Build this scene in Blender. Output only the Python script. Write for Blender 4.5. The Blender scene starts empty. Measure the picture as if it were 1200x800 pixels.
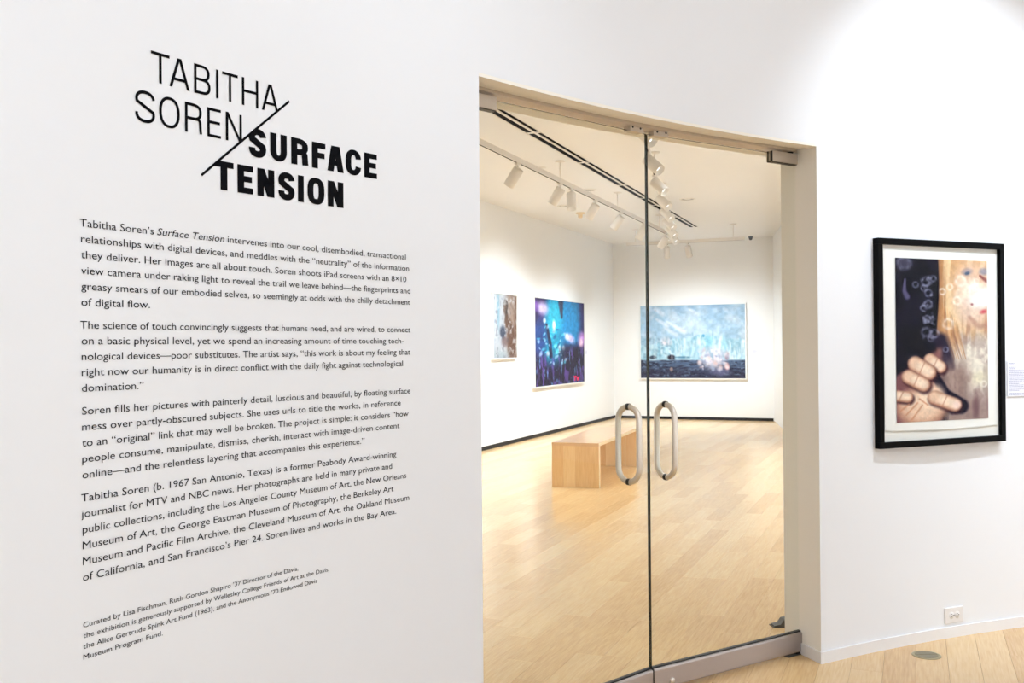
import bpy, bmesh, math, random
import numpy as np
from mathutils import Matrix, Vector
rad = math.radians

# ---------------------------------------------------------------- camera
cam_data = bpy.data.cameras.new('camera')
cam_data.lens = 35.0
cam_data.sensor_width = 36.0
cam = bpy.data.objects.new('camera', cam_data)
bpy.context.scene.collection.objects.link(cam)
cam.matrix_world = (Matrix.Translation((0, 0, 1.5)) @ Matrix.Rotation(rad(22), 4, 'Z')
                    @ Matrix.Rotation(rad(90.296), 4, 'X') @ Matrix.Rotation(rad(-0.457), 4, 'Z'))
bpy.context.scene.camera = cam

# ---------------------------------------------------------------- world, exposure, big lights
sc = bpy.context.scene
sc.view_settings.view_transform = 'Standard'
sc.view_settings.look = 'None'
sc.view_settings.exposure = 0.0
sc.view_settings.gamma = 1.0
sc.view_settings.use_curve_mapping = False
world = bpy.data.worlds.new('world')
sc.world = world
world.use_nodes = True
world.node_tree.nodes['Background'].inputs['Color'].default_value = (1, 1, 1, 1)
world.node_tree.nodes['Background'].inputs['Strength'].default_value = 0.3

CX, CY, R = 5.03736, 0.75506, 6.84429        # axis and radius of the curved entrance hall
WALL_T = 0.29
Z_LINTEL, Z_HALL, Z_GAL = 2.432, 4.0, 3.62
TH_L, TH_R = 159.68, 142.87                  # doorway edges on the hall face (degrees)
TH_LB, TH_RB = 162.0, 142.35                 # and on the gallery face

GALLERY_WATT, GALLERY_DOWN = 228, 122
HALL_SPOT = 96


def area_light(name, loc, sx, sy, energy, color, rot=(0, 0, 0)):
    d = bpy.data.lights.new(name, 'AREA')
    d.shape = 'RECTANGLE'; d.size = sx; d.size_y = sy
    d.energy = energy; d.color = color
    o = bpy.data.objects.new(name, d)
    o.location = loc; o.rotation_euler = rot
    sc.collection.objects.link(o)
    return o


def spot_light(name, loc, target, energy, color, angle=60, blend=0.8, size=0.05):
    d = bpy.data.lights.new(name, 'SPOT')
    d.energy = energy; d.color = color; d.spot_size = rad(angle); d.spot_blend = blend
    d.shadow_soft_size = size
    o = bpy.data.objects.new(name, d)
    o.location = loc
    o.rotation_euler = (Vector(target) - Vector(loc)).to_track_quat('-Z', 'Y').to_euler()
    sc.collection.objects.link(o)
    return o


def cyl(s, z, off=0.0):
    """point on the curved hall wall: s metres along it, z up, off metres into the hall"""
    t = math.pi - s / R
    r = R - off
    return Vector((CX + r * math.cos(t), CY + r * math.sin(t), z))


HALL_COL = (0.755, 0.875, 1.0)
GAL_COL = (0.82, 0.91, 1.0)
# ceiling spots washing the curved hall wall; the one facing the doorway is added fill
for (s, off, zt, w, a) in ((1.5, 2.1, 1.75, 1.0, 90), (3.4, 2.6, 1.9, 0.62, 95),
                           (5.35, 1.5, 2.0, 2.4, 75), (6.6, 1.5, 1.9, 2.2, 75)):
    spot_light('hall_spot_and_fill_lamp', cyl(s, 3.88, off), cyl(s, zt, 0), HALL_SPOT * w, HALL_COL, a, 1.0, 0.04)
for s in (-1.6, -4.2, -7.0, -9.8, 9.0, 12.0, 15.0, 18.0, 21.0, 24.0, 27.0, 30.0):  # unseen ring of spots, added to raise the hall's bounced ambient light
    spot_light('hall_spot_and_fill_lamp', cyl(s, 3.88, 2.0), cyl(s, 1.6, 0), HALL_SPOT * (2.2 if -5 < s < 0 else 4.9), HALL_COL, 120, 1.0, 0.05)
# recessed downlights of the gallery, plus added fill lamps that have no fitting
for (x, y) in ((-3.03, 14.34), (-4.07, 12.91), (-4.9, 14.2), (-1.2, 7.0), (-2.9, 8.3), (-4.7, 7.6), (-1.9, 10.6), (-4.7, 10.6), (-3.2, 5.4), (-4.4, 16.5)):
    spot_light('downlight_and_fill_lamp', (x, y, Z_GAL - 0.03), (x, y, 0), GALLERY_DOWN * (0.35 if y > 12 else 1.0), GAL_COL, 140, 1.0, 0.08)


# ---------------------------------------------------------------- materials
def srgb(r, g, b):
    def f(c):
        c /= 255.0
        return c / 12.92 if c <= 0.04045 else ((c + 0.055) / 1.055) ** 2.4
    return (f(r), f(g), f(b), 1.0)


def principled(name, color, rough=0.6, metal=0.0, spec=0.5, emit=None, strength=0.0):
    m = bpy.data.materials.new(name)
    m.use_nodes = True
    b = m.node_tree.nodes['Principled BSDF']
    b.inputs['Base Color'].default_value = color
    b.inputs['Roughness'].default_value = rough
    b.inputs['Metallic'].default_value = metal
    b.inputs['Specular IOR Level'].default_value = spec
    if emit:
        b.inputs['Emission Color'].default_value = emit
        b.inputs['Emission Strength'].default_value = strength
    return m


def paint(name, color, bump=0.03, rough=0.75, scale=220):
    m = principled(name, color, rough, 0, 0.25)
    nt = m.node_tree; b = nt.nodes['Principled BSDF']
    geo = nt.nodes.new('ShaderNodeNewGeometry')
    n = nt.nodes.new('ShaderNodeTexNoise'); n.inputs['Scale'].default_value = scale
    n.inputs['Detail'].default_value = 3
    nt.links.new(geo.outputs['Position'], n.inputs['Vector'])
    bp = nt.nodes.new('ShaderNodeBump'); bp.inputs['Strength'].default_value = bump
    bp.inputs['Distance'].default_value = 0.002
    nt.links.new(n.outputs['Fac'], bp.inputs['Height'])
    nt.links.new(bp.outputs['Normal'], b.inputs['Normal'])
    return m


def wood(name, dark, mid, light, rough=0.28, along='Y', vary=0.5, scale=1.0):
    """oak: straight streaks and cathedral grain along one axis, tone varies by object and by piece"""
    m = bpy.data.materials.new(name); m.use_nodes = True
    nt = m.node_tree; b = nt.nodes['Principled BSDF']; L = nt.links
    geo = nt.nodes.new('ShaderNodeNewGeometry')
    info = nt.nodes.new('ShaderNodeObjectInfo')
    add = nt.nodes.new('ShaderNodeMath'); add.operation = 'ADD'
    L.new(info.outputs['Random'], add.inputs[0]); L.new(geo.outputs['Random Per Island'], add.inputs[1])
    fr = nt.nodes.new('ShaderNodeMath'); fr.operation = 'FRACT'; L.new(add.outputs[0], fr.inputs[0])
    # shift the grain for every piece
    comb = nt.nodes.new('ShaderNodeCombineXYZ')
    mul = nt.nodes.new('ShaderNodeMath'); mul.operation = 'MULTIPLY'; mul.inputs[1].default_value = 37.0
    L.new(fr.outputs[0], mul.inputs[0])
    for i in range(3): L.new(mul.outputs[0], comb.inputs[i])
    va = nt.nodes.new('ShaderNodeVectorMath'); va.operation = 'ADD'
    L.new(geo.outputs['Position'], va.inputs[0]); L.new(comb.outputs[0], va.inputs[1])
    mp = nt.nodes.new('ShaderNodeMapping')
    sc_ = {'Y': (1, 0.06, 1), 'X': (0.06, 1, 1), 'Z': (1, 1, 0.06)}[along]
    mp.inputs['Scale'].default_value = tuple(c * scale for c in sc_)
    L.new(va.outputs[0], mp.inputs['Vector'])
    n1 = nt.nodes.new('ShaderNodeTexNoise'); n1.inputs['Scale'].default_value = 9
    n1.inputs['Detail'].default_value = 4; n1.inputs['Distortion'].default_value = 1.2
    L.new(mp.outputs[0], n1.inputs['Vector'])
    n2 = nt.nodes.new('ShaderNodeTexNoise'); n2.inputs['Scale'].default_value = 110
    n2.inputs['Detail'].default_value = 3
    L.new(mp.outputs[0], n2.inputs['Vector'])
    wv = nt.nodes.new('ShaderNodeMath'); wv.operation = 'MULTIPLY'; wv.inputs[1].default_value = 60
    L.new(n1.outputs['Fac'], wv.inputs[0])
    sn = nt.nodes.new('ShaderNodeMath'); sn.operation = 'SINE'; L.new(wv.outputs[0], sn.inputs[0])
    ms = nt.nodes.new('ShaderNodeMath'); ms.operation = 'MULTIPLY_ADD'
    ms.inputs[1].default_value = 0.07; L.new(sn.outputs[0], ms.inputs[0]); L.new(n2.outputs['Fac'], ms.inputs[2])
    # tone per piece
    tn = nt.nodes.new('ShaderNodeMath'); tn.operation = 'MULTIPLY_ADD'
    tn.inputs[1].default_value = vary; L.new(fr.outputs[0], tn.inputs[0])
    m2 = nt.nodes.new('ShaderNodeMath'); m2.operation = 'MULTIPLY_ADD'; m2.inputs[1].default_value = 0.55
    m2.inputs[2].default_value = -vary * 0.5 + 0.22
    L.new(ms.outputs[0], m2.inputs[0]); L.new(m2.outputs[0], tn.inputs[2])
    cr = nt.nodes.new('ShaderNodeValToRGB')
    cr.color_ramp.elements[0].position = 0.1; cr.color_ramp.elements[0].color = dark
    cr.color_ramp.elements[1].position = 0.9; cr.color_ramp.elements[1].color = light
    e = cr.color_ramp.elements.new(0.5); e.color = mid
    L.new(tn.outputs[0], cr.inputs[0])
    L.new(cr.outputs[0], b.inputs['Base Color'])
    b.inputs['Roughness'].default_value = rough
    b.inputs['Specular IOR Level'].default_value = 0.5
    bp = nt.nodes.new('ShaderNodeBump'); bp.inputs['Strength'].default_value = 0.06
    bp.inputs['Distance'].default_value = 0.001
    L.new(n2.outputs['Fac'], bp.inputs['Height']); L.new(bp.outputs[0], b.inputs['Normal'])
    return m


def brushed(name, color, rough=0.35):
    m = principled(name, color, rough, 0.9)
    nt = m.node_tree; b = nt.nodes['Principled BSDF']
    geo = nt.nodes.new('ShaderNodeNewGeometry')
    mp = nt.nodes.new('ShaderNodeMapping'); mp.inputs['Scale'].default_value = (8, 8, 400)
    n = nt.nodes.new('ShaderNodeTexNoise'); n.inputs['Scale'].default_value = 3
    nt.links.new(geo.outputs['Position'], mp.inputs[0]); nt.links.new(mp.outputs[0], n.inputs['Vector'])
    r = nt.nodes.new('ShaderNodeMapRange'); r.inputs[3].default_value = rough - 0.06; r.inputs[4].default_value = rough + 0.06
    nt.links.new(n.outputs['Fac'], r.inputs[0]); nt.links.new(r.outputs[0], b.inputs['Roughness'])
    return m


def pane_glass(name, tint, ior=1.33):
    m = bpy.data.materials.new(name); m.use_nodes = True
    nt = m.node_tree; nt.nodes.clear()
    out = nt.nodes.new('ShaderNodeOutputMaterial')
    t = nt.nodes.new('ShaderNodeBsdfTransparent'); t.inputs[0].default_value = tint
    g = nt.nodes.new('ShaderNodeBsdfGlossy'); g.inputs['Roughness'].default_value = 0.02
    g.inputs[0].default_value = (1, 1, 1, 1)
    f = nt.nodes.new('ShaderNodeFresnel'); f.inputs[0].default_value = ior
    mx = nt.nodes.new('ShaderNodeMixShader')
    gm = nt.nodes.new('ShaderNodeNewGeometry')          # reflect on the entering face only
    k = nt.nodes.new('ShaderNodeMath'); k.operation = 'SUBTRACT'; k.inputs[0].default_value = 1.0
    nt.links.new(gm.outputs['Backfacing'], k.inputs[1])
    k2 = nt.nodes.new('ShaderNodeMath'); k2.operation = 'MULTIPLY'
    nt.links.new(k.outputs[0], k2.inputs[0]); nt.links.new(f.outputs[0], k2.inputs[1])
    nt.links.new(k2.outputs[0], mx.inputs[0]); nt.links.new(t.outputs[0], mx.inputs[1]); nt.links.new(g.outputs[0], mx.inputs[2])
    nt.links.new(mx.outputs[0], out.inputs[0])
    return m


def print_material(name, rough=0.35):
    m = principled(name, (1, 1, 1, 1), rough, 0, 0.05)
    nt = m.node_tree
    a = nt.nodes.new('ShaderNodeAttribute'); a.attribute_name = 'print'
    nt.links.new(a.outputs['Color'], nt.nodes['Principled BSDF'].inputs['Base Color'])
    return m


M = dict(
    hall=paint('hall_wall_paint', srgb(240, 240, 242)),
    gal=paint('gallery_wall_paint', srgb(243, 242, 241)),
    reveal=paint('reveal_paint', srgb(249, 243, 233)),
    ceil=paint('ceiling_paint', srgb(240, 238, 236)),
    trimw=paint('white_trim_paint', srgb(240, 237, 236), 0.01, 0.4),
    black_base=principled('black_vinyl_base', srgb(12, 11, 11), 0.5, 0, 0.1),
    floor=wood('oak_plank', srgb(200, 156, 103), srgb(225, 186, 133), srgb(239, 209, 160), 0.21, 'Y', 0.30),
    sub=principled('brown_subfloor', srgb(120, 90, 60), 0.8),  # plain brown base that shows in the plank joints
    bench=wood('bench_oak', srgb(222, 172, 112), srgb(242, 202, 144), srgb(250, 220, 168), 0.32, 'Z', 0.5),
    bench_top=wood('bench_top_oak', srgb(196, 144, 100), srgb(220, 172, 126), srgb(236, 194, 148), 0.22, 'Y', 0.4),
    bench_edge=wood('bench_edge_oak', srgb(240, 212, 164), srgb(248, 226, 184), srgb(252, 236, 202), 0.32, 'Y', 0.3),
    vinyl=principled('black_vinyl_letter', srgb(10, 10, 14), 0.6, 0, 0.05),
    vinyl_body=principled('grey_black_vinyl_letter', srgb(22, 24, 34), 0.6, 0, 0.05),
    steel=brushed('satin_stainless_steel', srgb(224, 217, 208), 0.36),
    rail=brushed('satin_anodised_aluminium', srgb(182, 174, 172), 0.48),
    patch=principled('satin_patch_fitting', srgb(205, 194, 180), 0.5, 0.35),
    gasket=principled('black_rubber_gasket', srgb(16, 18, 18), 0.5),
    glass=pane_glass('clear_pane_glass', (0.972, 0.986, 0.976, 1)),
    frame_glass=pane_glass('picture_glass', (0.99, 0.995, 0.99, 1), 1.16),
    glass_edge=principled('green_glass_edge', srgb(10, 30, 26), 0.15),
    frame_black=principled('black_lacquered_frame', srgb(7, 7, 8), 0.5, 0, 0.06),
    frame_white=paint('white_frame_paint', srgb(240, 240, 238), 0.01, 0.4),
    paper=principled('rag_paper', srgb(243, 240, 236), 0.8, 0, 0.1),
    mat=principled('mount_board', srgb(240, 236, 230), 0.85, 0, 0.1),
    print=print_material('photographic_print', 0.6),
    label=principled('label_card', srgb(240, 240, 246), 0.7, 0, 0.2),
    ink=principled('grey_label_ink', srgb(176, 174, 196), 0.7, 0, 0.2),
    lampw=principled('white_powder_coat', srgb(232, 226, 218), 0.45),
    lens=principled('lit_lamp_lens', (1, 1, 1, 1), 0.3, 0, 0.5, (0.93, 0.98, 1.0, 1), 2.0),
    slot=principled('black_diffuser_slot', srgb(4, 4, 4), 0.9, 0, 0.0),
    smoke=principled('cream_plastic', srgb(236, 214, 176), 0.5),
    dark=principled('dark_plastic', srgb(70, 62, 54), 0.4),
    greym=principled('grey_cast_metal', srgb(84, 84, 80), 0.55, 0.2),
    brass=principled('worn_bronze', srgb(168, 156, 126), 0.5, 0.3),
    outlet=principled('white_plastic_plate', srgb(238, 234, 232), 0.35),
    outdark=principled('outlet_slot', srgb(70, 66, 64), 0.5),
    lid=principled('aged_bronze_lid', srgb(138, 130, 108), 0.55, 0.2),
    canbaf=principled('downlight_baffle', srgb(150, 146, 140), 0.4),
)


# ---------------------------------------------------------------- mesh helpers
def link(name, bm, mats, parent=None, smooth=False):
    me = bpy.data.meshes.new(name)
    bm.to_mesh(me); bm.free()
    for m in (mats if isinstance(mats, (list, tuple)) else [mats]):
        me.materials.append(m)
    if smooth:
        me.polygons.foreach_set('use_smooth', [True] * len(me.polygons))
    o = bpy.data.objects.new(name, me)
    sc.collection.objects.link(o)
    if parent is not None:
        o.parent = parent
    return o


def tag(o, label=None, cat=None, group=None, kind=None):
    if label: o['label'] = label
    if cat: o['category'] = cat
    if group: o['group'] = group
    if kind: o['kind'] = kind
    return o


def thing(name, label, cat, loc=(0, 0, 0), rot=(0, 0, 0), group=None):
    o = bpy.data.objects.new(name, None)
    o.empty_display_size = 0.1
    sc.collection.objects.link(o)
    o.location = loc; o.rotation_euler = rot
    return tag(o, label, cat, group)


def box(bm, x0, x1, y0, y1, z0, z1, bevel=0.0, mat=0):
    vs = [bm.verts.new((x, y, z)) for x in (x0, x1) for y in (y0, y1) for z in (z0, z1)]
    fs = []
    for idx in ((0, 1, 3, 2), (4, 6, 7, 5), (0, 4, 5, 1), (2, 3, 7, 6), (0, 2, 6, 4), (1, 5, 7, 3)):
        f = bm.faces.new([vs[i] for i in idx]); f.material_index = mat; fs.append(f)
    if bevel > 0:
        es = list({e for f in fs for e in f.edges})
        bmesh.ops.bevel(bm, geom=es, offset=bevel, segments=2, affect='EDGES', profile=0.5)
    return fs


def boxobj(name, dims, mat, parent=None, bevel=0.0, loc=None, rot=None):
    bm = bmesh.new(); box(bm, *dims, bevel=bevel)
    bmesh.ops.recalc_face_normals(bm, faces=bm.faces)
    o = link(name, bm, mat, parent)
    if loc: o.location = loc
    if rot: o.rotation_euler = rot
    return o


def tube(bm, path, r, n=12, closed=False, cap=True, mat=0):
    """round tube along a list of points"""
    path = [Vector(p) for p in path]; N = len(path); rings = []
    up = None
    for i, p in enumerate(path):
        a = path[(i - 1) % N] if (closed or i > 0) else p
        c = path[(i + 1) % N] if (closed or i < N - 1) else p
        t = (c - a).normalized()
        if up is None:
            up = Vector((0, 0, 1)) if abs(t.z) < 0.9 else Vector((1, 0, 0))
        side = t.cross(up)
        if side.length < 1e-5: side = t.cross(Vector((0, 1, 0)))
        side.normalize(); up = side.cross(t).normalized()
        rr = r[i] if isinstance(r, (list, tuple)) else r
        rings.append([bm.verts.new(p + (side * math.cos(2 * math.pi * k / n) + up * math.sin(2 * math.pi * k / n)) * rr) for k in range(n)])
    for i in range(N if closed else N - 1):
        a, c = rings[i], rings[(i + 1) % N]
        for k in range(n):
            f = bm.faces.new((a[k], a[(k + 1) % n], c[(k + 1) % n], c[k])); f.smooth = True; f.material_index = mat
    if cap and not closed:
        for rg in (rings[0][::-1], rings[-1]):
            f = bm.faces.new(rg); f.material_index = mat
    return rings


def lathe(bm, prof, n=24, mat=0, axis=Vector((0, 0, 1)), origin=Vector((0, 0, 0)), smooth=True):
    """turn (radius, height) pairs about an axis"""
    q = Vector((0, 0, 1)).rotation_difference(axis)
    rings = []
    for (r, h) in prof:
        if r < 1e-6:
            rings.append([bm.verts.new(origin + q @ Vector((0, 0, h)))])
        else:
            rings.append([bm.verts.new(origin + q @ Vector((r * math.cos(2 * math.pi * k / n), r * math.sin(2 * math.pi * k / n), h))) for k in range(n)])
    for a, b in zip(rings[:-1], rings[1:]):
        for k in range(n):
            k2 = (k + 1) % n
            if len(a) == 1 and len(b) == 1: continue
            if len(a) == 1: f = bm.faces.new((a[0], b[k2], b[k]))
            elif len(b) == 1: f = bm.faces.new((a[k], a[k2], b[0]))
            else: f = bm.faces.new((a[k], a[k2], b[k2], b[k]))
            f.smooth = smooth; f.material_index = mat


def arc_slab(bm, a0, a1, r0, r1, z0, z1, b0=None, b1=None, step=0.5, mat=0, mat_end=None, mat_soffit=None, ends=True):
    """curved slab between two radii; b0, b1: angles of the ends on the outer face"""
    if b0 is None: b0 = a0
    if b1 is None: b1 = a1
    if mat_end is None: mat_end = mat
    if mat_soffit is None: mat_soffit = mat
    n = max(2, int(abs(a1 - a0) / step))
    def P(r, a, z): return (CX + r * math.cos(rad(a)), CY + r * math.sin(rad(a)), z)
    aa = [a0 + (a1 - a0) * i / n for i in range(n + 1)]
    bb = [b0 + (b1 - b0) * i / n for i in range(n + 1)]
    def strip(pts0, pts1, m, sm=True):
        v0 = [bm.verts.new(p) for p in pts0]; v1 = [bm.verts.new(p) for p in pts1]
        for i in range(len(v0) - 1):
            f = bm.faces.new((v0[i], v0[i + 1], v1[i + 1], v1[i])); f.smooth = sm; f.material_index = m
    s = 1 if a1 > a0 else -1
    I0 = [P(r0, a, z0) for a in aa]; I1 = [P(r0, a, z1) for a in aa]
    O0 = [P(r1, b, z0) for b in bb]; O1 = [P(r1, b, z1) for b in bb]
    if s > 0:
        strip(I0, I1, mat); strip(O1, O0, mat); strip(I1, O1, mat); strip(O0, I0, mat_soffit)
    else:
        strip(I1, I0, mat); strip(O0, O1, mat); strip(O1, I1, mat); strip(I0, O0, mat_soffit)
    if ends:
        for k in (0, -1):
            vs = [bm.verts.new(p) for p in (I0[k], I1[k], O1[k], O0[k])]
            f = bm.faces.new(vs); f.material_index = mat_end


# ---------------------------------------------------------------- floor of oak planks
floor_bm = bmesh.new(); box(floor_bm, -6.4, 12.5, -6.8, 20.6, -0.12, -0.006)
floor = tag(link('floor', floor_bm, M['sub']), kind='structure')

PW = 0.14
X0 = -0.147 - PW * 45           # one joint runs through the foreground where the photograph shows it
rng = random.Random(11)
ca, sa = math.cos(rad(22)), math.sin(rad(22))


def to_px(x, y, z=0.0):
    xc = x * ca + y * sa; zc = -x * sa + y * ca
    if zc < 0.3: return None
    return 600 + 1166.7 * xc / zc, 406 + 1166.7 * (1.5 - z) / zc, zc


def seen(x, y):
    q = to_px(x, y)
    if q is None or not (535 < q[0] < 1235) or q[1] > 850: return False
    r = math.hypot(x - CX, y - CY)
    if r < R: return q[0] > 650 and q[1] > 720
    return q[0] < 925 and -5.85 < x < -2.5 + (20 - y) * 0.2064 and y < 20.0


planks = []
for row in range(-2, 136):
    xa = X0 + row * PW
    if xa > 12.3 or xa < -6.3: continue
    y = -6.8 - rng.random() * 1.6
    while y < 20.12:
        ln = rng.choice((0.65, 0.85, 1.1, 1.3, 1.6, 1.9, 2.2))
        xm, ym = xa + PW / 2, y + ln / 2
        in_hall = math.hypot(xm - CX, ym - CY) < R + 1.2
        in_gal = xm < 1.0 and ym > 2.0
        if y + ln > 20.15: ln = round(20.15 - y, 3)
        if (in_hall or in_gal) and 0.02 < ln:
            pts = [(xm, y + ln * k / 8) for k in range(9)]
            vis = [math.hypot(*p) for p in pts if seen(*p)]
            planks.append((min(vis) if vis else 1e9, xa, y, ln))
        y += ln
planks.sort()
chosen, rest = planks[:300], planks[300:]


def plank_mesh(ln):
    bm = bmesh.new()
    g = 0.0003; c = 0.0007
    x0, x1, y0, y1 = g, PW - g, g, ln - g
    lo = [bm.verts.new(p) for p in ((x0, y0, -0.006), (x1, y0, -0.006), (x1, y1, -0.006), (x0, y1, -0.006))]
    md = [bm.verts.new(p) for p in ((x0, y0, -c), (x1, y0, -c), (x1, y1, -c), (x0, y1, -c))]
    tp = [bm.verts.new(p) for p in ((x0 + c, y0 + c, 0), (x1 - c, y0 + c, 0), (x1 - c, y1 - c, 0), (x0 + c, y1 - c, 0))]
    for a, b in ((lo, md), (md, tp)):
        for k in range(4): bm.faces.new((a[k], a[(k + 1) % 4], b[(k + 1) % 4], b[k]))
    bm.faces.new(tp); bm.faces.new(lo[::-1])
    me = bpy.data.meshes.new('plank'); bm.to_mesh(me); bm.free(); me.materials.append(M['floor'])
    return me


pm = {}
for d, xa, y, ln in chosen:
    if ln not in pm: pm[ln] = plank_mesh(ln)
    o = bpy.data.objects.new('plank', pm[ln]); sc.collection.objects.link(o)
    o.parent = floor; o.location = (xa, y, 0)
V, Fc = [], []
for d, xa, y, ln in rest:
    i = len(V); g = 0.0003; c = 0.0007
    for (e, z) in ((g, -0.006), (g, -c), (g + c, 0.0)):
        V += [(xa + e, y + e, z), (xa + PW - e, y + e, z), (xa + PW - e, y + ln - e, z), (xa + e, y + ln - e, z)]
    for b in (0, 4):
        for k in range(4): Fc.append((i + b + k, i + b + (k + 1) % 4, i + b + 4 + (k + 1) % 4, i + b + 4 + k))
    Fc.append((i + 8, i + 9, i + 10, i + 11))
me = bpy.data.meshes.new('far_planks'); me.from_pydata(V, [], Fc); me.materials.append(M['floor'])
o = bpy.data.objects.new('far_planks', me); sc.collection.objects.link(o); o.parent = floor
tag(o, kind='stuff')

# ---------------------------------------------------------------- hall walls and ceiling
bm = bmesh.new()
arc_slab(bm, TH_L, 235, R, R + WALL_T, -0.006, Z_HALL, TH_LB - 2.0, 235, mat_end=1)
arc_slab(bm, 95, TH_R, R, R + WALL_T, -0.006, Z_HALL, 95, TH_RB, mat_end=1)
arc_slab(bm, TH_R, TH_L, R, R + WALL_T, Z_LINTEL + 0.012, Z_HALL, TH_RB, TH_LB - 2.0, mat_soffit=1, ends=False)
wall_front = tag(link('wall_front', bm, [M['hall'], M['reveal']]), kind='structure')
# soffit of the doorway: plaster lips with the door header channel between them
for (ra, rb, zz, mt, nm) in ((0.0, 0.058, 0.0, 'reveal', 'soffit_lip'), (0.126, 0.198, 0.0, 'patch', 'header_track'), (0.212, WALL_T, 0.0, 'reveal', 'soffit_lip')):
    bm = bmesh.new()
    arc_slab(bm, TH_R + 0.0, TH_L, R + ra, R + rb, Z_LINTEL, Z_LINTEL + 0.0125, TH_R - 0.52 * (rb / WALL_T), TH_L, ends=True)
    link(nm, bm, M[mt], wall_front)
bm = bmesh.new()
arc_slab(bm, 235, 455, R, R + WALL_T, -0.006, Z_HALL)
tag(link('wall_back', bm, M['hall']), kind='structure')


def poly_slab(name, pts, z0, z1, mat):
    bm = bmesh.new()
    a = [bm.verts.new((x, y, z0)) for x, y in pts]; b = [bm.verts.new((x, y, z1)) for x, y in pts]
    bm.faces.new(a[::-1]); bm.faces.new(b)
    for i in range(len(pts)):
        j = (i + 1) % len(pts); bm.faces.new((a[i], a[j], b[j], b[i]))
    bmesh.ops.recalc_face_normals(bm, faces=bm.faces)
    return tag(link(name, bm, mat), kind='structure')


poly_slab('ceiling_hall', [(CX + (R + WALL_T) * math.cos(rad(t)), CY + (R + WALL_T) * math.sin(rad(t))) for t in range(0, 360, 4)], Z_HALL, Z_HALL + 0.1, M['ceil'])

# baseboard of the hall: right of the door with its return into the reveal, and left of it
bm = bmesh.new()
arc_slab(bm, 95, TH_R, R - 0.010, R + 0.002, 0.0, 0.054)
def reveal_pt(t, r, edge):
    """point on the right (edge=1) reveal at depth fraction t"""
    a = TH_R + (TH_RB - TH_R) * t
    return Vector((CX + r * math.cos(rad(a)), CY + r * math.sin(rad(a)), 0))
p0 = reveal_pt(0, R - 0.010, 1); p1 = reveal_pt(1, R + WALL_T, 1)
dv = (p1 - p0).normalized(); nv = Vector((-dv.y, dv.x, 0))
q = [p0 - nv * 0.001, p0 + nv * 0.010, p1 + nv * 0.010, p1 - nv * 0.001]
lo = [bm.verts.new(v) for v in q]; hi = [bm.verts.new(v + Vector((0, 0, 0.054))) for v in q]
bm.faces.new(lo[::-1]); bm.faces.new(hi)
for i in range(4): bm.faces.new((lo[i], lo[(i + 1) % 4], hi[(i + 1) % 4], hi[i]))
bmesh.ops.recalc_face_normals(bm, faces=bm.faces)
tag(link('baseboard_right', bm, M['trimw']), kind='structure')
bm = bmesh.new(); arc_slab(bm, TH_L + 0.02, 235, R - 0.010, R + 0.002, 0.0, 0.054)
tag(link('baseboard_left', bm, M['trimw']), kind='structure')

# ---------------------------------------------------------------- gallery shell
XL, YB = -5.80, 20.0
def xr(y): return -2.54 + (19.96 - y) * 0.2064
tag(boxobj('wall_left', (XL - 0.2, XL, 2.8, YB + 0.2, -0.006, Z_GAL + 0.1), M['gal']), kind='structure')
tag(boxobj('wall_far', (XL, xr(YB) + 0.25, YB, YB + 0.2, -0.006, Z_GAL + 0.1), M['gal']), kind='structure')
tag(boxobj('wall_near', (XL, -1.70, 2.8, 3.0, -0.006, Z_GAL + 0.1), M['gal']), kind='structure')
poly_slab('wall_right', [(xr(5.95), 5.95), (xr(5.95) + .25, 6.1), (xr(YB) + .25, YB), (xr(YB), YB)], -0.006, Z_GAL + 0.1, M['gal'])
RO = R + WALL_T - 0.01
pts = [(XL - 0.2, 2.8)] + [(CX + RO * math.cos(rad(t)), CY + RO * math.sin(rad(t))) for t in np.linspace(162.9, 131.2, 40)]
pts += [(xr(5.95) + .25, 6.1), (xr(YB) + .25, YB + 0.2), (XL - 0.2, YB + 0.2)]
poly_slab('ceiling_gallery', pts, Z_GAL, Z_GAL + 0.1, M['ceil'])
tag(boxobj('baseboard_gallery_left', (XL, XL + 0.012, 3.0, YB, 0.0, 0.055), M['black_base']), kind='structure')
tag(boxobj('baseboard_gallery_far', (XL + 0.012, xr(YB) - 0.02, YB - 0.012, YB, 0.0, 0.055), M['black_base']), kind='structure')

# ---------------------------------------------------------------- glass doors
G = Vector((-1.0696, 4.2142, 0)); RH = Vector((-0.5225, 5.0306, 0)); LH = Vector((-1.4730, 3.3307, 0))


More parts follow.
